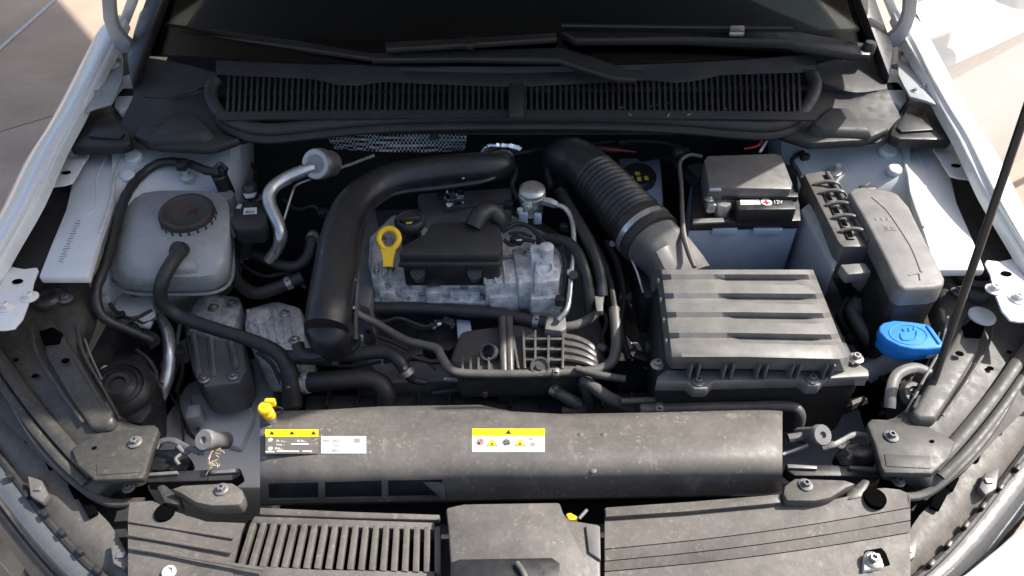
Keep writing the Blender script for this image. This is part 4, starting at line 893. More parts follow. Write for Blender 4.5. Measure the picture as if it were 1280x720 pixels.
# ------------------------------------------------------------------ charge pipe
cpipe = thing('charge_pipe', 'thick black elbow shaped charge air pipe arching over the engine', 'air pipe', W(410, 430, .70))
path = Q([(632, 200, .86), (624, 206, .868), (600, 209, .872), (550, 213, .874), (500, 222, .874), (466, 236, .872), (440, 260, .870), (426, 295, .865), (418, 340, .855), (412, 385, .845), (408, 410, .835)])
bd = B().tube(path, [.020, .026, .027, .027, .028, .029, .031, .032, .033, .034, .033], n=6, seg=20).obj('pipe_body', 'plastic_shiny', cpipe)
B().lathe([(.034, -.06), (.036, -.02), (.034, 0), (.024, .012), (0, .018)], W(408, 408, .825), axis=(-.05, -.35, .93), seg=24).obj('pipe_end', 'plastic_shiny', cpipe)
B().tube(Q([(443, 425, .80), (443, 390, .815), (446, 340, .84), (449, 305, .85), (458, 270, .856), (475, 250, .86), (500, 240, .862), (550, 234, .862), (600, 227, .862), (618, 220, .862), (628, 208, .862)]), .0055, n=6, seg=10, flat=.8).obj('pipe_flange', 'plastic_shiny', cpipe)
for (x, y, z) in ((443, 350, .846), (454, 270, .862), (498, 234, .868), (579, 223, .870), (442, 385, .825)):
    B().lathe([(.0028, 0), (.0028, .0015), (0, .002)], W(x, y, z), seg=8).obj('flange_rivet', 'label_grey', cpipe)
B().tube(Q([(372, 430, .78), (378, 442, .775), (405, 440, .77), (440, 432, .775), (446, 420, .79)]), .010, seg=10, flat=.6).obj('pipe_collar', 'plastic', cpipe)
# ------------------------------------------------------------------ fuel pump and its steel line
fp = thing('fuel_pump', 'round silver high pressure fuel pump with a bent steel line', 'pump', W(664, 270, .80))
B().lathe([(.020, -.03), (.020, -.01), (.022, -.008), (.022, .006), (.024, .007), (.024, .012), (.0215, .013), (.0215, .016), (.023, .017), (.023, .021), (.019, .025), (.012, .0265), (0, .0265)], W(665, 248, .848), axis=(0, -.12, 1), seg=30).obj('pump_body', 'alu_pipe', fp)
bolt(fp, 659, 258, .85, .9, axis=(-.2, -1, .35)); 
B().tube(Q([(676, 250, .852), (688, 253, .852), (696, 256, .85)]), [.008, .0085, .007], n=3, seg=6).obj('union_nut', 'alu_pipe', fp)
B().tube(Q([(694, 255, .85), (706, 260, .848), (714, 272, .842), (717, 290, .835), (717, 320, .82), (714, 345, .805), (712, 370, .79), (708, 388, .78), (698, 400, .77)]), .0046, n=6, seg=12).obj('fuel_line', 'alu_pipe', fp)
B().box(W(654, 271, .83), (.016, .014, .024), bev=.003).obj('valve_coil', 'battery_blue', fp); B().box(W(672, 273, .825), (.014, .012, .02), bev=.003).obj('valve_coil', 'battery_blue', fp)
B().lathe([(.005, 0), (.005, .008), (0, .008)], W(650, 266, .845), seg=10).obj('valve_tip', 'label_grey', fp)
B().lathe([(.0075, -.012), (.0075, .012), (0, .012)], W(716, 346, .806), axis=(0, -.5, .8), seg=12).obj('line_clip', 'rubber', fp)
B().lathe([(.006, -.004), (.006, .004), (0, .004)], W(713, 341, .812), axis=(0, -.5, .8), seg=12).obj('line_collar', 'steel', fp)
# ------------------------------------------------------------------ intake bellows
ib = thing('intake_bellows', 'wide black corrugated intake hose with a steel clamp running to the air box', 'intake hose', W(750, 260, .70))
bp = Q([(712, 215, .80), (702, 205, .83), (708, 197, .855), (724, 203, .860), (742, 219, .858), (762, 240, .852), (782, 264, .846), (800, 284, .840), (810, 296, .836)])
def corr(i, n):
    t = i / (n - 1) * 8
    return 1 + (.045 * math.sin((t - 4) * 30) if 4.0 < t < 6.7 else 0)
B().tube(bp, [.040, .041, .041, .041, .042, .044, .047, .050, .051], n=26, seg=28, prof=corr).obj('bellows', 'plastic', ib)
ax = (bp[-1] - bp[-3]).normalized()
def ringat(c, r, w_, th, name, mat_, par):
    return B().lathe([(r, -w_), (r + th, -w_), (r + th, w_), (r, w_)], c, axis=ax, seg=40).obj(name, mat_, par)
ringat(bp[-1] - ax * .012, .051, .005, .0018, 'hose_clamp', 'alu_pipe', ib)
ringat(bp[-1] + ax * .004, .050, .006, .003, 'hose_lip', 'rubber', ib)
B().lathe([(.006, -.01), (.006, .006), (.004, .008), (0, .008)], W(767, 304, .80), axis=(-.4, -.6, .4), seg=12).obj('clamp_screw', 'label_grey', ib)
rr_ = []
for c_, ra, rb_, pw_ in ((bp[-1] - ax * .004, .046, .046, 2), (bp[-1] + ax * .012, .046, .044, 2.4), (W(836, 322, .806), .042, .036, 4), (W(850, 344, .79), .044, .034, 6), (W(858, 356, .775), .044, .034, 6)):
    sx_ = Vector((.80, .60, 0)); sy_ = ax.cross(sx_).normalized(); sx_ = sy_.cross(ax).normalized()
    rr_.append([c_ + (sx_ * ra * math.cos(k * math.pi / 16) + sy_ * rb_ * math.sin(k * math.pi / 16)) * (abs(math.cos(k * math.pi / 16)) ** pw_ + abs(math.sin(k * math.pi / 16)) ** pw_) ** (-1 / pw_) for k in range(32)])
B().loft(rr_).obj('duct', 'plastic_dusty', ib, ang=30)
B().tube(Q([(788, 322, .81), (796, 340, .80), (804, 366, .78)]), .0018, seg=6).obj('duct_ridge', 'label_grey', ib)
B().prism(Q([(790, 318), (812, 316), (838, 348), (830, 370), (806, 372)], .775), .09, .006).obj('painted_duct_shade', 'plastic', ib)  # darker plastic paints the shaded left half of the duct
# brake fluid tank
bf = thing('brake_fluid_tank', 'dark grey brake fluid tank whose round cap has yellow symbols', 'fluid tank', W(800, 240, .74))
B().prism(Q([(772, 196), (826, 196), (830, 250), (822, 268), (786, 262)], .800), .08, .008).obj('tank_body', 'battery_blue', bf)
bc = B().lathe([(.032, 0), (.034, .004), (.034, .014), (.030, .019), (0, .020)], W(797, 226, .802), axis=(0, -.15, 1), seg=30).obj('tank_cap', 'plastic', bf)
B().lathe([(.0052, 0), (.0052, .0006), (.0038, .0006), (.0038, 0)], W(797, 217, .8225), axis=(0, -.15, 1), seg=20).obj('brake_symbol', 'ink_yellow', bc)
B().lathe([(.002, 0), (.002, .0006), (0, .0006)], W(797, 217, .8225), seg=12).obj('brake_symbol', 'ink_yellow', bc)
for x in (789, 799, 808): B().prism(Q([(x - 3, 221 + abs(x - 799) * -.12), (x + 2, 221 + abs(x - 799) * -.12), (x + 3, 226 + abs(x - 799) * -.12), (x - 2, 226 + abs(x - 799) * -.12)], .8232), .0005).obj('cap_symbol', 'ink_yellow', bc)
# ------------------------------------------------------------------ coolant tank
ct = thing('coolant_tank', 'translucent grey coolant expansion tank with a large black screw cap', 'coolant tank', W(215, 330, .72))
def oct_(cx, cy, rx, ry, z, n=28, pw=4.2):
    o = []
    for i in range(n):
        a_ = 2 * math.pi * i / n; c_, s_ = math.cos(a_), math.sin(a_)
        k = (abs(c_) ** pw + abs(s_) ** pw) ** (-1 / pw)
        o.append(W(cx + rx * c_ * k, cy + ry * s_ * k, z))
    return o
rings = [oct_(212, 334, 62, 28, .735), oct_(213, 329, 71, 37, .755), oct_(214, 320, 76, 45, .785), oct_(214, 310, 76, 50, .805), oct_(216, 296, 73, 50, .830), oct_(221, 283, 67, 44, .843), oct_(226, 276, 61, 38, .850), oct_(230, 272, 55, 33, .852)]
tb = B().loft(rings).obj('tank_body', 'tank', ct, ang=60)
for r_ in (2, ):
    rg = [Vector(p) for p in oct_(214, 322, 77.5, 46, .781)]
    B().tube(rg + [rg[0]], .003, n=2, seg=8).obj('weld_seam', 'tank', ct)
B().lathe([(.034, -.02), (.036, 0), (.036, .006), (0, .006)], W(235, 272, .848), axis=(.05, -.1, 1), seg=30).obj('tank_neck', 'tank', ct)
cpk = B().lathe([(.043, 0), (.0455, .003), (.0455, .010), (.043, .0135), (.038, .014), (.034, .011), (.010, .011), (0, .012)], W(235, 270, .853), axis=(.05, -.1, 1), seg=48).obj('screw_cap', 'cap_brown', ct)
for k in range(3):
    B().tube(Q([(222 + k * 5, 263 + k * 2), (236, 258 + k * 3), (248 - k * 2, 261 + k * 2)], .8650), .0011, n=3, seg=6).obj('warning_print', 'red_dull', cpk)
for k in range(20):
    a_ = k * math.pi / 10; B().box(W(235, 270, .864) + Vector((.0450 * math.cos(a_), .0450 * math.sin(a_), -.004)), (.002, .004, .008), Matrix.Rotation(a_, 3, 'Z'), .0008).obj('grip_rib', 'cap_brown', cpk)
B().prism(Q([(204, 306), (240, 306), (246, 334), (210, 336)], .845), .02, .005).obj('outlet_pocket', 'tank', ct)
B().tube(Q([(150, 332, .822), (168, 306, .842), (190, 300, .846), (202, 318, .843)]), .003, seg=6, flat=.5).obj('moulded_ridge', 'tank', ct)
B().tube(Q([(276, 290, .846), (260, 308, .845), (252, 328, .840), (248, 348, .826)]), .003, seg=6, flat=.6).obj('moulded_ridge', 'tank', ct)
B().lathe([(.015, -.006), (.016, 0), (.0155, .008), (.012, .010), (0, .010)], W(225, 314, .850), axis=(-.3, -.5, .6), seg=20).obj('outlet_fitting', 'plastic', ct)
ov = B().lathe([(.014, -.02), (.014, .028), (.012, .03), (0, .03)], W(280, 232, .845), axis=(0, -.2, 1), seg=18).obj('overflow_valve', 'plastic', ct)
B().tube(Q([(284, 212, .885), (276, 205, .892), (270, 210, .89), (272, 219, .883)]), .004, seg=8).obj('overflow_hook', 'plastic', ov)
B().lathe([(.016, -.03), (.016, .0), (0, 0)], W(281, 244, .84), seg=18).obj('valve_collar', 'tank', ct)
# ------------------------------------------------------------------ hoses and pipes, each its own thing
def hose(name, label, pts, r, mat_='rubber', clamps=(), cmat='steel', n=6, seg=14, flat=1.0, prof=None, cat='hose'):
    P = Q(pts); t = thing(name, label, cat, P[-1])
    B().tube(P, r, n=n, seg=seg, flat=flat, prof=prof).obj('hose_body' if cat == 'hose' else 'pipe_body', mat_, t)
    r0 = r if not isinstance(r, (list, tuple)) else r[0]
    C_ = catmull(P, 10)
    for f in clamps:
        i = min(len(C_) - 2, int(f * (len(C_) - 1))); d = (C_[i + 1] - C_[i]).normalized()
        B().lathe([(r0, -.005), (r0 + .0016, -.005), (r0 + .0016, .005), (r0, .005)], C_[i], axis=d, seg=20).obj('clamp', cmat, t)
        B().box(C_[i] + Vector((0, -.3, .95)) * (r0 + .003), (.006, .008, .005), bev=.001).obj('clamp_screw', cmat, t)
    return t
hose('coolant_hose', 'black hose running from the coolant tank outlet round to the radiator corner', [(224, 316, .852), (214, 330, .852), (203, 352, .838), (202, 376, .805), (222, 394, .775), (262, 409, .765), (310, 424, .755), (345, 440, .745), (360, 460, .73), (363, 480, .71), (366, 505, .68)], [.011] * 7 + [.012, .013, .014, .014], clamps=(.93,))
hose('coolant_hose', 'black hose crossing below the end of the charge pipe to a steel joint', [(350, 446, .735), (400, 447, .735), (445, 443, .735), (480, 440, .735), (498, 450, .73), (508, 465, .715), (516, 475, .70), (532, 478, .69)], [.0115, .0115, .0115, .0115, .0115, .010, .006, .005], clamps=(.2, .72))
hose('radiator_hose', 'thick black radiator hose with a steel clamp above the service valve cap', [(374, 478, .695), (400, 477, .70), (440, 474, .70), (470, 477, .695), (482, 492, .68), (480, 520, .64)], .0165, clamps=(.08,), cmat='label_grey')
hose('hose_junction', 'upright black hose stub with pale clamp joining the radiator hose', [(358, 462, .72), (366, 480, .70), (366, 505, .66)], .0165, clamps=(.4,), cmat='label_grey')
hose('vacuum_hose', 'curved black hose dipping between the sensor box and charge pipe', [(300, 316, .76), (322, 319, .77), (345, 330, .765), (368, 333, .765), (383, 322, .775), (389, 302, .79), (392, 292, .79)], .0095, clamps=(.06, .9))
hose('vacuum_hose', 'black hose sagging below the small sensor box towards the gearbox', [(300, 300, .77), (292, 325, .755), (296, 350, .74), (318, 366, .735), (345, 360, .74), (378, 346, .75)], .011, clamps=(.9,))
hose('front_water_hose', 'straight black hose lying along the front of the cylinder head', [(446, 386, .742), (500, 385, .742), (560, 387, .742), (620, 392, .742), (650, 398, .742), (684, 404, .742)], .0105, clamps=(.04, .93))
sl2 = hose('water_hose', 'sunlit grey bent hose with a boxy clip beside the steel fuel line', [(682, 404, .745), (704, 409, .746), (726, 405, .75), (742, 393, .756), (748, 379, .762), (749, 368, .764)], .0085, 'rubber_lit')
B().prism(Q([(684, 395), (707, 394), (708, 410), (702, 414), (681, 411)], .762), .025, .002).obj('hose_clip', 'plastic_airbox', sl2)
B().prism(Q([(743, 370), (754, 368), (754, 388), (746, 389)], .785), .012, .002).obj('hose_clip', 'plastic_airbox', sl2)
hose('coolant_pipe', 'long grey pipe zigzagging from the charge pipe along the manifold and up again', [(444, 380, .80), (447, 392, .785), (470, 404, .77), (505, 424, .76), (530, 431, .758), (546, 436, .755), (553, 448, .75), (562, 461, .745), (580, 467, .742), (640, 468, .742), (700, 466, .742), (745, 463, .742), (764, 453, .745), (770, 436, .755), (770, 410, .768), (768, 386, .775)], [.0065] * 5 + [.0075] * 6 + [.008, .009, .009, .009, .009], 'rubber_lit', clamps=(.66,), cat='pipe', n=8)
hose('coolant_pipe', 'short grey straight pipe ending bluntly near the air filter box', [(720, 461, .752), (750, 469, .752), (782, 474, .752)], .006, 'rubber_lit', cat='pipe')
B().tube(Q([(555, 474, .715), (600, 475, .715), (680, 472, .715), (722, 470, .715)]), .004, seg=8).obj('support_rail', 'alu_pipe', label='thin bright metal rail below the zigzag coolant pipe', cat='rail')
hose('braided_hose', 'grey textile braided hose slanting behind the radiator cover', [(730, 475, .73), (742, 484, .735), (762, 498, .735), (790, 510, .725), (812, 515, .715)], .0098, 'braid')
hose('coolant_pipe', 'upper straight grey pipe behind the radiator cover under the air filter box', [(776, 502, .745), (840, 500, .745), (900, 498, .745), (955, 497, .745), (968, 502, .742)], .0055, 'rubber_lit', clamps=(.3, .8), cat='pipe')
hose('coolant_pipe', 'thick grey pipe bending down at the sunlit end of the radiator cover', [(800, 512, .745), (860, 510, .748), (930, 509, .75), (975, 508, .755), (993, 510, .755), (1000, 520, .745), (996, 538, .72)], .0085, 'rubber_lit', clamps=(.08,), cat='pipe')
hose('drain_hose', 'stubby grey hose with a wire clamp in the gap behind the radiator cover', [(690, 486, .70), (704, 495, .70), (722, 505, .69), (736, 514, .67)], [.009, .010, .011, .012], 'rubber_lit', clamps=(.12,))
hose('drain_hose', 'short thick black hose bending down next to the braided hose', [(728, 478, .72), (736, 494, .71), (736, 510, .69), (718, 515, .68), (702, 514, .68)], .010)
hose('air_conditioning_pipe', 'polished aluminium pipe bending round from the big ring fitting', [(394, 209, .885), (378, 214, .885), (358, 223, .88), (342, 234, .875), (336, 246, .868), (340, 262, .855), (348, 280, .84), (351, 296, .825), (346, 312, .80), (336, 325, .78)], [.0115] * 8 + [.010, .010], 'alu_pipe', cat='pipe')
rf = thing('ring_fitting', 'round silver ring fitting against the bulkhead where the aluminium pipe starts', 'fitting', W(400, 205, .86))
axr = Vector((-.25, -.85, .55))
B().lathe([(.016, .004), (.016, .012), (.026, .013), (.028, .008), (.028, -.008), (.024, -.016), (.024, -.04), (0, -.04)], W(399, 205, .89), axis=axr, seg=30).obj('fitting_body', 'steel', rf)
B().lathe([(.0245, .012), (.0245, .0155), (.0175, .0155), (.0175, .012)], W(399, 205, .89), axis=axr, seg=30).obj('ring_face', 'label_grey', rf)
hose('brake_line', 'thin bent metal line beside the polished aluminium pipe', [(400, 219, .86), (388, 224, .86), (371, 231, .858), (366, 240, .855), (354, 278, .83)], .0022, 'alu_pipe', cat='pipe', seg=8)
hose('brake_line', 'thin metal line slanting from the ring fitting along the bulkhead', [(415, 213, .86), (440, 205, .862), (468, 194, .87)], .003, 'alu_pipe', cat='pipe', seg=8)
hose('drain_pipe', 'polished aluminium pipe curving down past the black lamp cover', [(200, 398, .72), (209, 414, .715), (212, 440, .70), (210, 465, .68), (203, 490, .66), (190, 518, .63)], [.0085, .0105, .0105, .0105, .0105, .010], 'alu_pipe', clamps=(.72,), cat='pipe')
hose('wiring_harness', 'thick taped black cable loom arching round the coolant tank', [(282, 214, .88), (262, 214, .878), (245, 208, .876), (228, 203, .874), (200, 204, .872), (178, 218, .868), (160, 240, .864), (150, 265, .858), (142, 295, .85), (132, 330, .84), (120, 365, .825), (128, 395, .80), (160, 412, .77), (190, 425, .74)], .0082, 'plastic', cat='cable', prof=lambda i, n: 1 + .06 * math.sin(i * 1.9))
B().box(W(228, 206, .882), (.018, .022, .016), Matrix.Rotation(-.2, 3, 'Z'), .003).obj('loom_clip', 'plastic', bpy.data.objects['wiring_harness'])
hose('wiring_harness', 'thick black cable curving down beside the steel fuel line', [(672, 300, .82), (700, 300, .83), (718, 310, .828), (730, 335, .815), (736, 365, .79), (738, 395, .75)], .0095, 'plastic', cat='cable')
hose('wiring_harness', 'long black cable running from the bulkhead to the bent grey hose', [(700, 240, .84), (715, 265, .84), (735, 300, .83), (748, 335, .81), (752, 370, .78)], .0105, 'plastic', cat='cable')
hose('wiring_harness', 'thin black cable looping over the injectors beside the coil cover', [(628, 290, .83), (645, 280, .838), (662, 284, .84), (676, 298, .838), (684, 312, .835)], .004, 'plastic', cat='cable')
hose('battery_cable', 'thin grey battery cable hanging between intake hose and battery', [(878, 196, .885), (862, 194, .885), (850, 204, .88), (852, 235, .87), (853, 270, .86), (855, 295, .85), (862, 318, .84), (868, 334, .835)], [.0035, .0035, .0035, .0035, .004, .005, .005, .0035], 'rubber_lit', cat='cable')
hose('ignition_cable', 'red cable end behind the battery fuse cover', [(930, 186, .89), (942, 184, .895), (950, 180, .90), (955, 172, .90)], .0022, 'red', cat='cable')
hose('ignition_cable', 'pale cable end beside the red one behind the battery', [(950, 190, .89), (956, 180, .895), (962, 170, .90)], .0025, 'label_white', cat='cable')
hose('speed_cable', 'red brown cable with a pale tip lying before the bulkhead', [(740, 184, .87), (762, 187, .87), (776, 188, .87), (795, 190, .87)], [.004, .005, .003, .0015], 'red_dull', cat='cable')
# ------------------------------------------------------------------ bulkhead heat shields
hs = thing('heat_shield', 'dimpled silver heat shield tucked below the cowl seal', 'heat shield', W(495, 190, .80))
B().grid([Q([(408, 168, .865), (450, 166, .87), (495, 166, .872), (540, 167, .87), (583, 168, .865)]), Q([(412, 176, .85), (450, 174, .855), (495, 174, .857), (540, 175, .855), (583, 178, .85)]), Q([(418, 186, .825), (450, 188, .83), (495, 190, .832), (540, 190, .83), (580, 188, .825)])], thick=.001, up=3).obj('shield_sheet', 'foil_mesh', hs)
bolt(hs, 543, 172, .864, .9, 'steel_dark')
fs = thing('foil_wrap', 'crumpled bright foil sleeve above the end of the charge pipe', 'foil', W(626, 190, .84))
B().tube(Q([(604, 190, .86), (612, 183, .872), (628, 182, .876), (645, 184, .872), (652, 188, .865)]), [.006, .010, .011, .010, .007], n=6, seg=12, prof=lambda i, n: 1 + random.uniform(-.2, .2)).obj('foil_sleeve', 'foil', fs)
fs2 = thing('foil_patch', 'small crumpled foil scrap between charge pipe and coil cover', 'foil', W(568, 255, .80))
rows_ = [[W(558 + 5.5 * i, 238 + 6 * j, .825 - j * .006 + random.uniform(-.004, .004)) for i in range(5)] for j in range(5)]
B().grid(rows_, thick=.0008, up=2).obj('foil_sheet', 'foil', fs2)
B().prism(Q([(520, 240), (640, 232), (640, 275), (530, 282)], .79), .06, .01).obj('turbo_housing', 'steel_dark', en)
# ------------------------------------------------------------------ left corner
sb = thing('sensor_box', 'small black sensor box with a tiny white printed label beside the coolant tank', 'sensor', W(310, 280, .78))
B().prism(Q([(292, 256), (302, 250), (322, 250), (333, 258), (334, 276), (326, 285), (294, 286), (288, 278)], .852), .035, .005).obj('box_body', 'plastic', sb)
B().prism(Q([(305, 260), (321, 259), (321, 267), (304, 268)], .8525), .0006).obj('white_label', 'label_white', sb)
text_mesh('B03', .010, W(306, 266.5, .8528), (1, 0, 0), (0, 0, 1), 'lettering', 'ink', sb)
B().lathe([(.014, 0), (.014, .02), (.010, .026), (0, .026)], W(314, 246, .845), axis=(.1, .1, 1), seg=16).obj('box_plug', 'plastic', sb)
B().prism(Q([(302, 238), (316, 228), (322, 236), (318, 244), (306, 246)], .86), .006, .002).obj('plug_clip', 'label_grey', sb)
B().box(W(299, 258, .853), (.008, .012, .003), bev=.001).obj('pale_tab', 'label_grey', sb)
B().tube(Q([(312, 286, .83), (310, 300, .80), (306, 318, .77)]), .012, seg=12).obj('box_neck', 'plastic', sb)
em = thing('engine_mount', 'cast grey engine mount bracket with a white printed label', 'engine mount', W(265, 450, .56))
B().prism(Q([(246, 374), (262, 366), (298, 370), (302, 380), (292, 412), (262, 412), (230, 402)], .70), .04, .005).obj('mount_top', 'alu', em)
B().prism(Q([(228, 404), (262, 408), (296, 408), (304, 430), (308, 462), (300, 478), (254, 484), (240, 462), (232, 430)], .672), .07, .008, grow=.06).obj('mount_arm', 'steel_dark', em)
for p, q in (((240, 408), (250, 470)), ((262, 410), (268, 472)), ((284, 408), (296, 462))): B().tube([W(*p, .678), W(*q, .672)], .006, seg=8).obj('mount_rib', 'steel', em)
B().prism(Q([(260, 372), (280, 372), (274, 392), (254, 391)], .7015), .0008).obj('white_label', 'label_white', em)
for k in range(3): B().box(W(268 - k * 1.5, 376 + k * 4.5, .7025), (.012 - k * .002, .0018, .0004)).obj('label_print', 'ink_grey', em)
for x, y, z in ((267, 385, .704), (290, 380, .702), (240, 415, .678), (292, 470, .674), (256, 474, .674)): bolt(em, x, y, z, .9)
gb = thing('gearbox', 'dusty cast gearbox housing with ribs below the charge pipe', 'gearbox', W(340, 420, .55))
B().prism(Q([(306, 384), (345, 374), (376, 382), (384, 420), (372, 440), (320, 436), (304, 410)], .70), .12, .010).obj('housing', 'alu', gb)
for k in range(6): B().tube([W(310 + k * 11, 388, .703), W(318 + k * 10, 430, .70)], .004, seg=6).obj('housing_rib', 'alu', gb)
B().lathe([(.020, 0), (.020, .008), (.012, .010), (0, .010)], W(325, 398, .70), seg=20).obj('housing_plug', 'alu', gb)
bolt(gb, 356, 392, .702, .9); bolt(gb, 368, 425, .702, .9); bolt(gb, 318, 425, .702, .9)
lc = thing('lamp_cover', 'round black rubber headlamp back cover with raised rings in the shaded corner', 'lamp cover', W(160, 490, .66))
B().lathe([(.050, -.05), (.050, -.01), (.047, 0), (.036, .008), (.034, .004), (.028, .010), (.026, .007), (.018, .014), (.012, .014), (.010, .009), (0, .009)], W(150, 484, .735), axis=(.15, -.25, .95), seg=40).obj('cover_body', 'plastic', lc)
B().prism(Q([(122, 445), (150, 432), (178, 440), (190, 470), (190, 512), (176, 530), (140, 522), (120, 480)], .715), .08, .01).obj('lamp_housing', 'plastic', lc)
B().lathe([(.0075, 0), (.0075, .003), (.006, .004), (.002, .004), (0, .002)], W(132, 463, .745), axis=(0, -.3, 1), seg=16).obj('cream_clip', 'tank_white', lc)
wb = thing('wheel_arch_bracket', 'pale painted bracket plate with an oval hole under the coolant tank', 'bracket', W(165, 390, .66))
B().prism(Q([(148, 362), (170, 358), (186, 366), (194, 390), (186, 408), (160, 404), (138, 396)], .745), .01, .004).obj('bracket_plate', 'paint_inner', wb)
B().lathe([(0, .001), (.010, .001), (.010, 0)], W(171, 368, .7455), seg=18, squash=.7).obj('oval_hole', 'steel_dark', wb)
B().lathe([(.008, 0), (.008, .01), (0, .012)], W(133, 376, .77), seg=12).obj('stud', 'label_grey', wb)
B().tube(Q([(134, 396, .752), (150, 406, .748), (168, 400, .748), (180, 404, .745), (196, 398, .74)]), .0025, seg=6).obj('edge_seal', 'rubber', wb)
pg = thing('wiring_plug', 'black wiring plug beside the aluminium drain pipe under the coolant tank', 'plug', W(190, 425, .68))
B().box(W(186, 424, .735), (.030, .022, .018), Matrix.Rotation(-.5, 3, 'Z'), .003).obj('plug_body', 'plastic', pg)
B().box(W(166, 412, .745), (.016, .020, .018), Matrix.Rotation(-.5, 3, 'Z'), .003).obj('plug_collar', 'plastic', pg)
B().box(W(244, 520, .60), (.024, .03, .03), Matrix.Rotation(.2, 3, 'Z'), .005).obj('pressure_sensor', 'paint_grey', label='small grey block sensor on the painted frame rail', cat='sensor')
# dark hoses low down, behind the fan and radiator
fan = thing('radiator_fan', 'dark radiator fan shroud behind the radiator cover', 'fan', W(620, 495, .50))
B().prism(Q([(380, 492), (960, 486), (965, 515), (380, 520)], .66), .2, .01).obj('fan_shroud', 'black', fan)
for k in range(14): B().box(W(410 + k * 38, 500, .664), (.004, .03, .008)).obj('shroud_rib', 'plastic', fan)
B().prism(Q([(620, 484), (650, 482), (652, 496), (622, 498)], .675), .02, .003).obj('fan_plug', 'plastic', fan)
tra = thing('transmission_tunnel_cover', 'dark plastic splash tray between engine and air filter box', 'splash tray', W(790, 430, .5))
B().prism(Q([(752, 330), (800, 330), (820, 480), (770, 490)], .60), .06, .01).obj('tray_body', 'black', tra)
for k, (x, y, z) in enumerate(((788, 380, .62), (795, 390, .62), (783, 424, .62), (796, 432, .62), (805, 456, .64))):
    B().prism(Q([(x - 5, y - 5), (x + 1, y - 4), (x + 8, y + 5), (x + 3, y + 6)], z), .004, .001).obj('tray_clip', 'label_grey', tra)
for (x, y, z) in ((160, 480, .7),): pass

# ------------------------------------------------------------------ wiring over the engine
ew = thing('engine_wiring', 'tangle of thin black wires and small plugs around the engine', 'wiring', W(640, 420, .60))
def wire(pts, r=.0022, m='rubber', conv=False):
    B().tube(Q(pts), r, n=14 if conv else 6, seg=8, prof=(lambda i, n: 1 + .14 * (i % 2)) if conv else None).obj('wire', m, ew)
def plug(x, y, z, sx, sy, sz, rot=0, m='plastic'):
    B().box(W(x, y, z), (sx, sy, sz), Matrix.Rotation(rot, 3, 'Z'), .0025).obj('plug', m, ew)
wire([(452, 398, .735), (478, 402, .73), (500, 398, .735), (530, 408, .73), (552, 402, .735)], .003, conv=True)
wire([(470, 420, .71), (500, 432, .705), (530, 448, .70), (545, 462, .69)], .003)
wire([(630, 300, .825), (640, 306, .822), (655, 300, .826), (668, 302, .828)], .0035, conv=True)
wire([(636, 292, .83), (650, 291, .832), (665, 296, .83)], .003, 'plastic')
wire([(690, 300, .82), (704, 318, .815), (708, 345, .80), (702, 375, .775)], .004, conv=True)
wire([(560, 262, .82), (585, 258, .83), (610, 254, .835), (636, 252, .835)], .004, conv=True)
wire([(548, 246, .825), (560, 252, .825), (590, 248, .825)], .0025)
wire([(735, 290, .80), (752, 320, .79), (762, 350, .77), (768, 384, .76)], .005, conv=True)
wire([(640, 200, .84), (645, 215, .84), (640, 232, .835), (648, 250, .83)], .004, conv=True)
wire([(690, 195, .84), (684, 210, .84), (688, 232, .84)], .005, conv=True)
wire([(300, 330, .745), (330, 345, .74), (360, 342, .745), (382, 360, .73)], .003, conv=True)
wire([(322, 440, .70), (340, 455, .69), (352, 480, .67)], .004)
wire([(230, 470, .60), (222, 500, .59), (236, 540, .585), (262, 560, .585)], .003)
wire([(200, 470, .62), (214, 495, .61), (226, 520, .60), (230, 560, .60)], .002)
wire([(800, 200, .80), (830, 196, .83), (846, 205, .86), (852, 220, .87)], .004, conv=True)
wire([(1004, 190, .86), (990, 200, .87), (998, 215, .86), (1004, 230, .85)], .004, conv=True)
wire([(1010, 500, .70), (1030, 515, .69), (1050, 512, .70), (1080, 500, .70)], .008, 'plastic', True)
wire([(690, 486, .70), (670, 482, .70), (640, 486, .695)], .004, conv=True)
wire([(1090, 360, .78), (1110, 372, .78), (1140, 374, .78)], .004, conv=True)
for a in ((646, 300, .828, .022, .016, .012), (700, 376, .78, .016, .014, .016), (560, 404, .74, .02, .016, .014), (552, 246, .825, .014, .014, .012), (636, 256, .832, .018, .016, .014), (706, 284, .82, .016, .014, .012), (520, 442, .70, .024, .02, .018), (462, 412, .715, .014, .012, .012), (1012, 222, .86, .018, .014, .012), (1006, 196, .87, .016, .012, .012), (848, 192, .88, .02, .014, .014), (872, 220, .85, .03, .04, .03), (1150, 372, .78, .03, .012, .01)):
    plug(*a, rot=random.uniform(-.5, .5))
plug(649, 300, .8345, .010, .003, .002, .1, 'label_white'); plug(549, 405, .748, .008, .005, .004, .4, 'label_white'); plug(451, 421, .722, .009, .006, .006, .3, 'label_grey')
for (x, y, z) in ((786, 430, .66), (792, 378, .68), (797, 432, .67)):
    B().prism(Q([(x - 4, y - 4), (x + 2, y - 3), (x + 6, y + 4), (x + 2, y + 6)], z), .003, .001).obj('clip', 'label_white', ew)

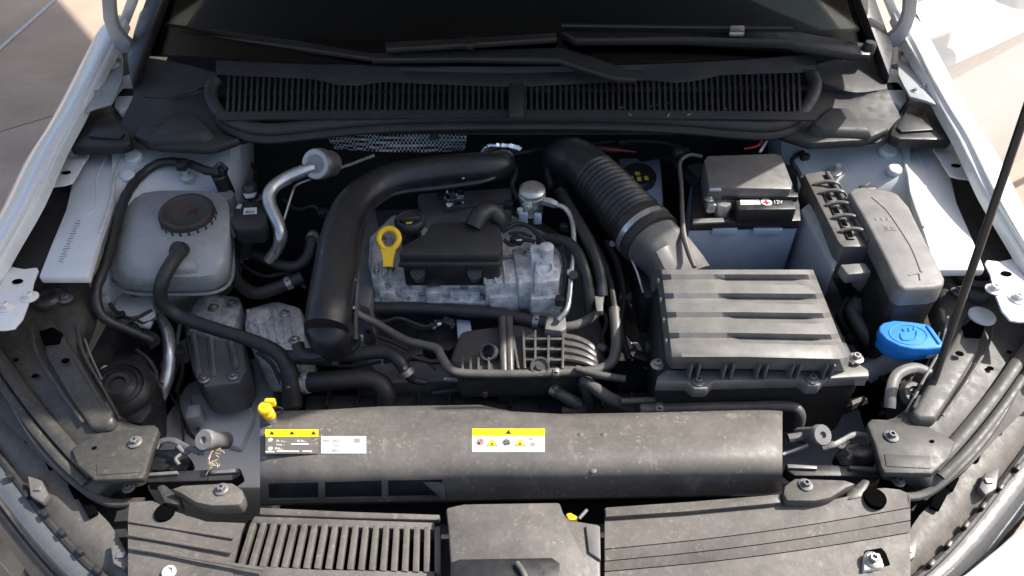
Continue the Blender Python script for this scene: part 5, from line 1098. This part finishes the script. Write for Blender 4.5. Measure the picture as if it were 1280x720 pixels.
wire([(758, 300, .79), (772, 330, .76), (780, 370, .72), (776, 410, .70), (786, 450, .68)], .006, conv=True)
wire([(776, 340, .75), (790, 372, .71), (800, 410, .69), (806, 446, .68)], .0035)
wire([(745, 380, .74), (758, 400, .72), (752, 424, .72), (760, 440, .72)], .0035, conv=True)
wire([(132, 372, .775), (146, 390, .755), (166, 398, .75), (190, 388, .745)], .003, conv=True)
wire([(118, 372, .80), (126, 388, .785), (148, 396, .765)], .0025)
wire([(170, 436, .72), (186, 450, .70), (196, 470, .68), (192, 500, .66)], .0035, conv=True)
wire([(226, 398, .72), (222, 430, .70), (228, 460, .66), (220, 490, .62)], .0035, conv=True)
wire([(480, 452, .70), (510, 446, .705), (540, 452, .70), (560, 448, .705)], .004, conv=True)
wire([(400, 455, .69), (440, 458, .69), (476, 452, .69)], .003)
wire([(540, 492, .68), (590, 486, .685), (640, 490, .68), (690, 484, .685)], .004, conv=True)
wire([(306, 196, .80), (320, 215, .79), (318, 240, .79), (330, 255, .79)], .004, conv=True)
wire([(355, 250, .80), (372, 262, .80), (392, 258, .81), (404, 270, .80)], .003, conv=True)
wire([(600, 196, .83), (640, 192, .84), (680, 186, .84), (700, 190, .84)], .005, conv=True)
wire([(730, 180, .84), (780, 176, .85), (830, 178, .86), (860, 188, .87)], .004, conv=True)
wire([(1060, 372, .77), (1050, 395, .75), (1064, 420, .73), (1078, 445, .71)], .004, conv=True)
wire([(1100, 470, .71), (1112, 480, .72), (1120, 500, .72), (1100, 520, .71)], .0035, conv=True)
for a in ((782, 372, .715, .022, .018, .016), (802, 448, .685, .026, .02, .016), (752, 436, .725, .016, .014, .012), (150, 394, .762, .016, .012, .010), (196, 500, .662, .02, .016, .016), (224, 440, .695, .016, .022, .014), (505, 448, .71, .02, .016, .014), (600, 488, .69, .03, .014, .014), (322, 250, .79, .02, .018, .016), (404, 266, .805, .02, .016, .014), (778, 177, .852, .022, .016, .012), (1066, 424, .735, .02, .016, .014), (1112, 506, .72, .022, .016, .014), (350, 300, .79, .02, .02, .02), (476, 440, .715, .018, .014, .012)):
    plug(*a, rot=random.uniform(-.6, .6), m=random.choice(('plastic', 'plastic', 'plastic_dusty', 'steel_dark')))
br = thing('wing_bracket', 'small pressed black bracket bolted in the gap beside the black lamp cover', 'bracket', W(205, 455, .62))
B().prism(Q([(190, 440), (214, 436), (224, 456), (216, 478), (198, 474)], .66), .006, .002).obj('bracket_plate', 'plastic', br)
bolt(br, 206, 456, .6605, .8); bolt(br, 212, 470, .6605, .6)
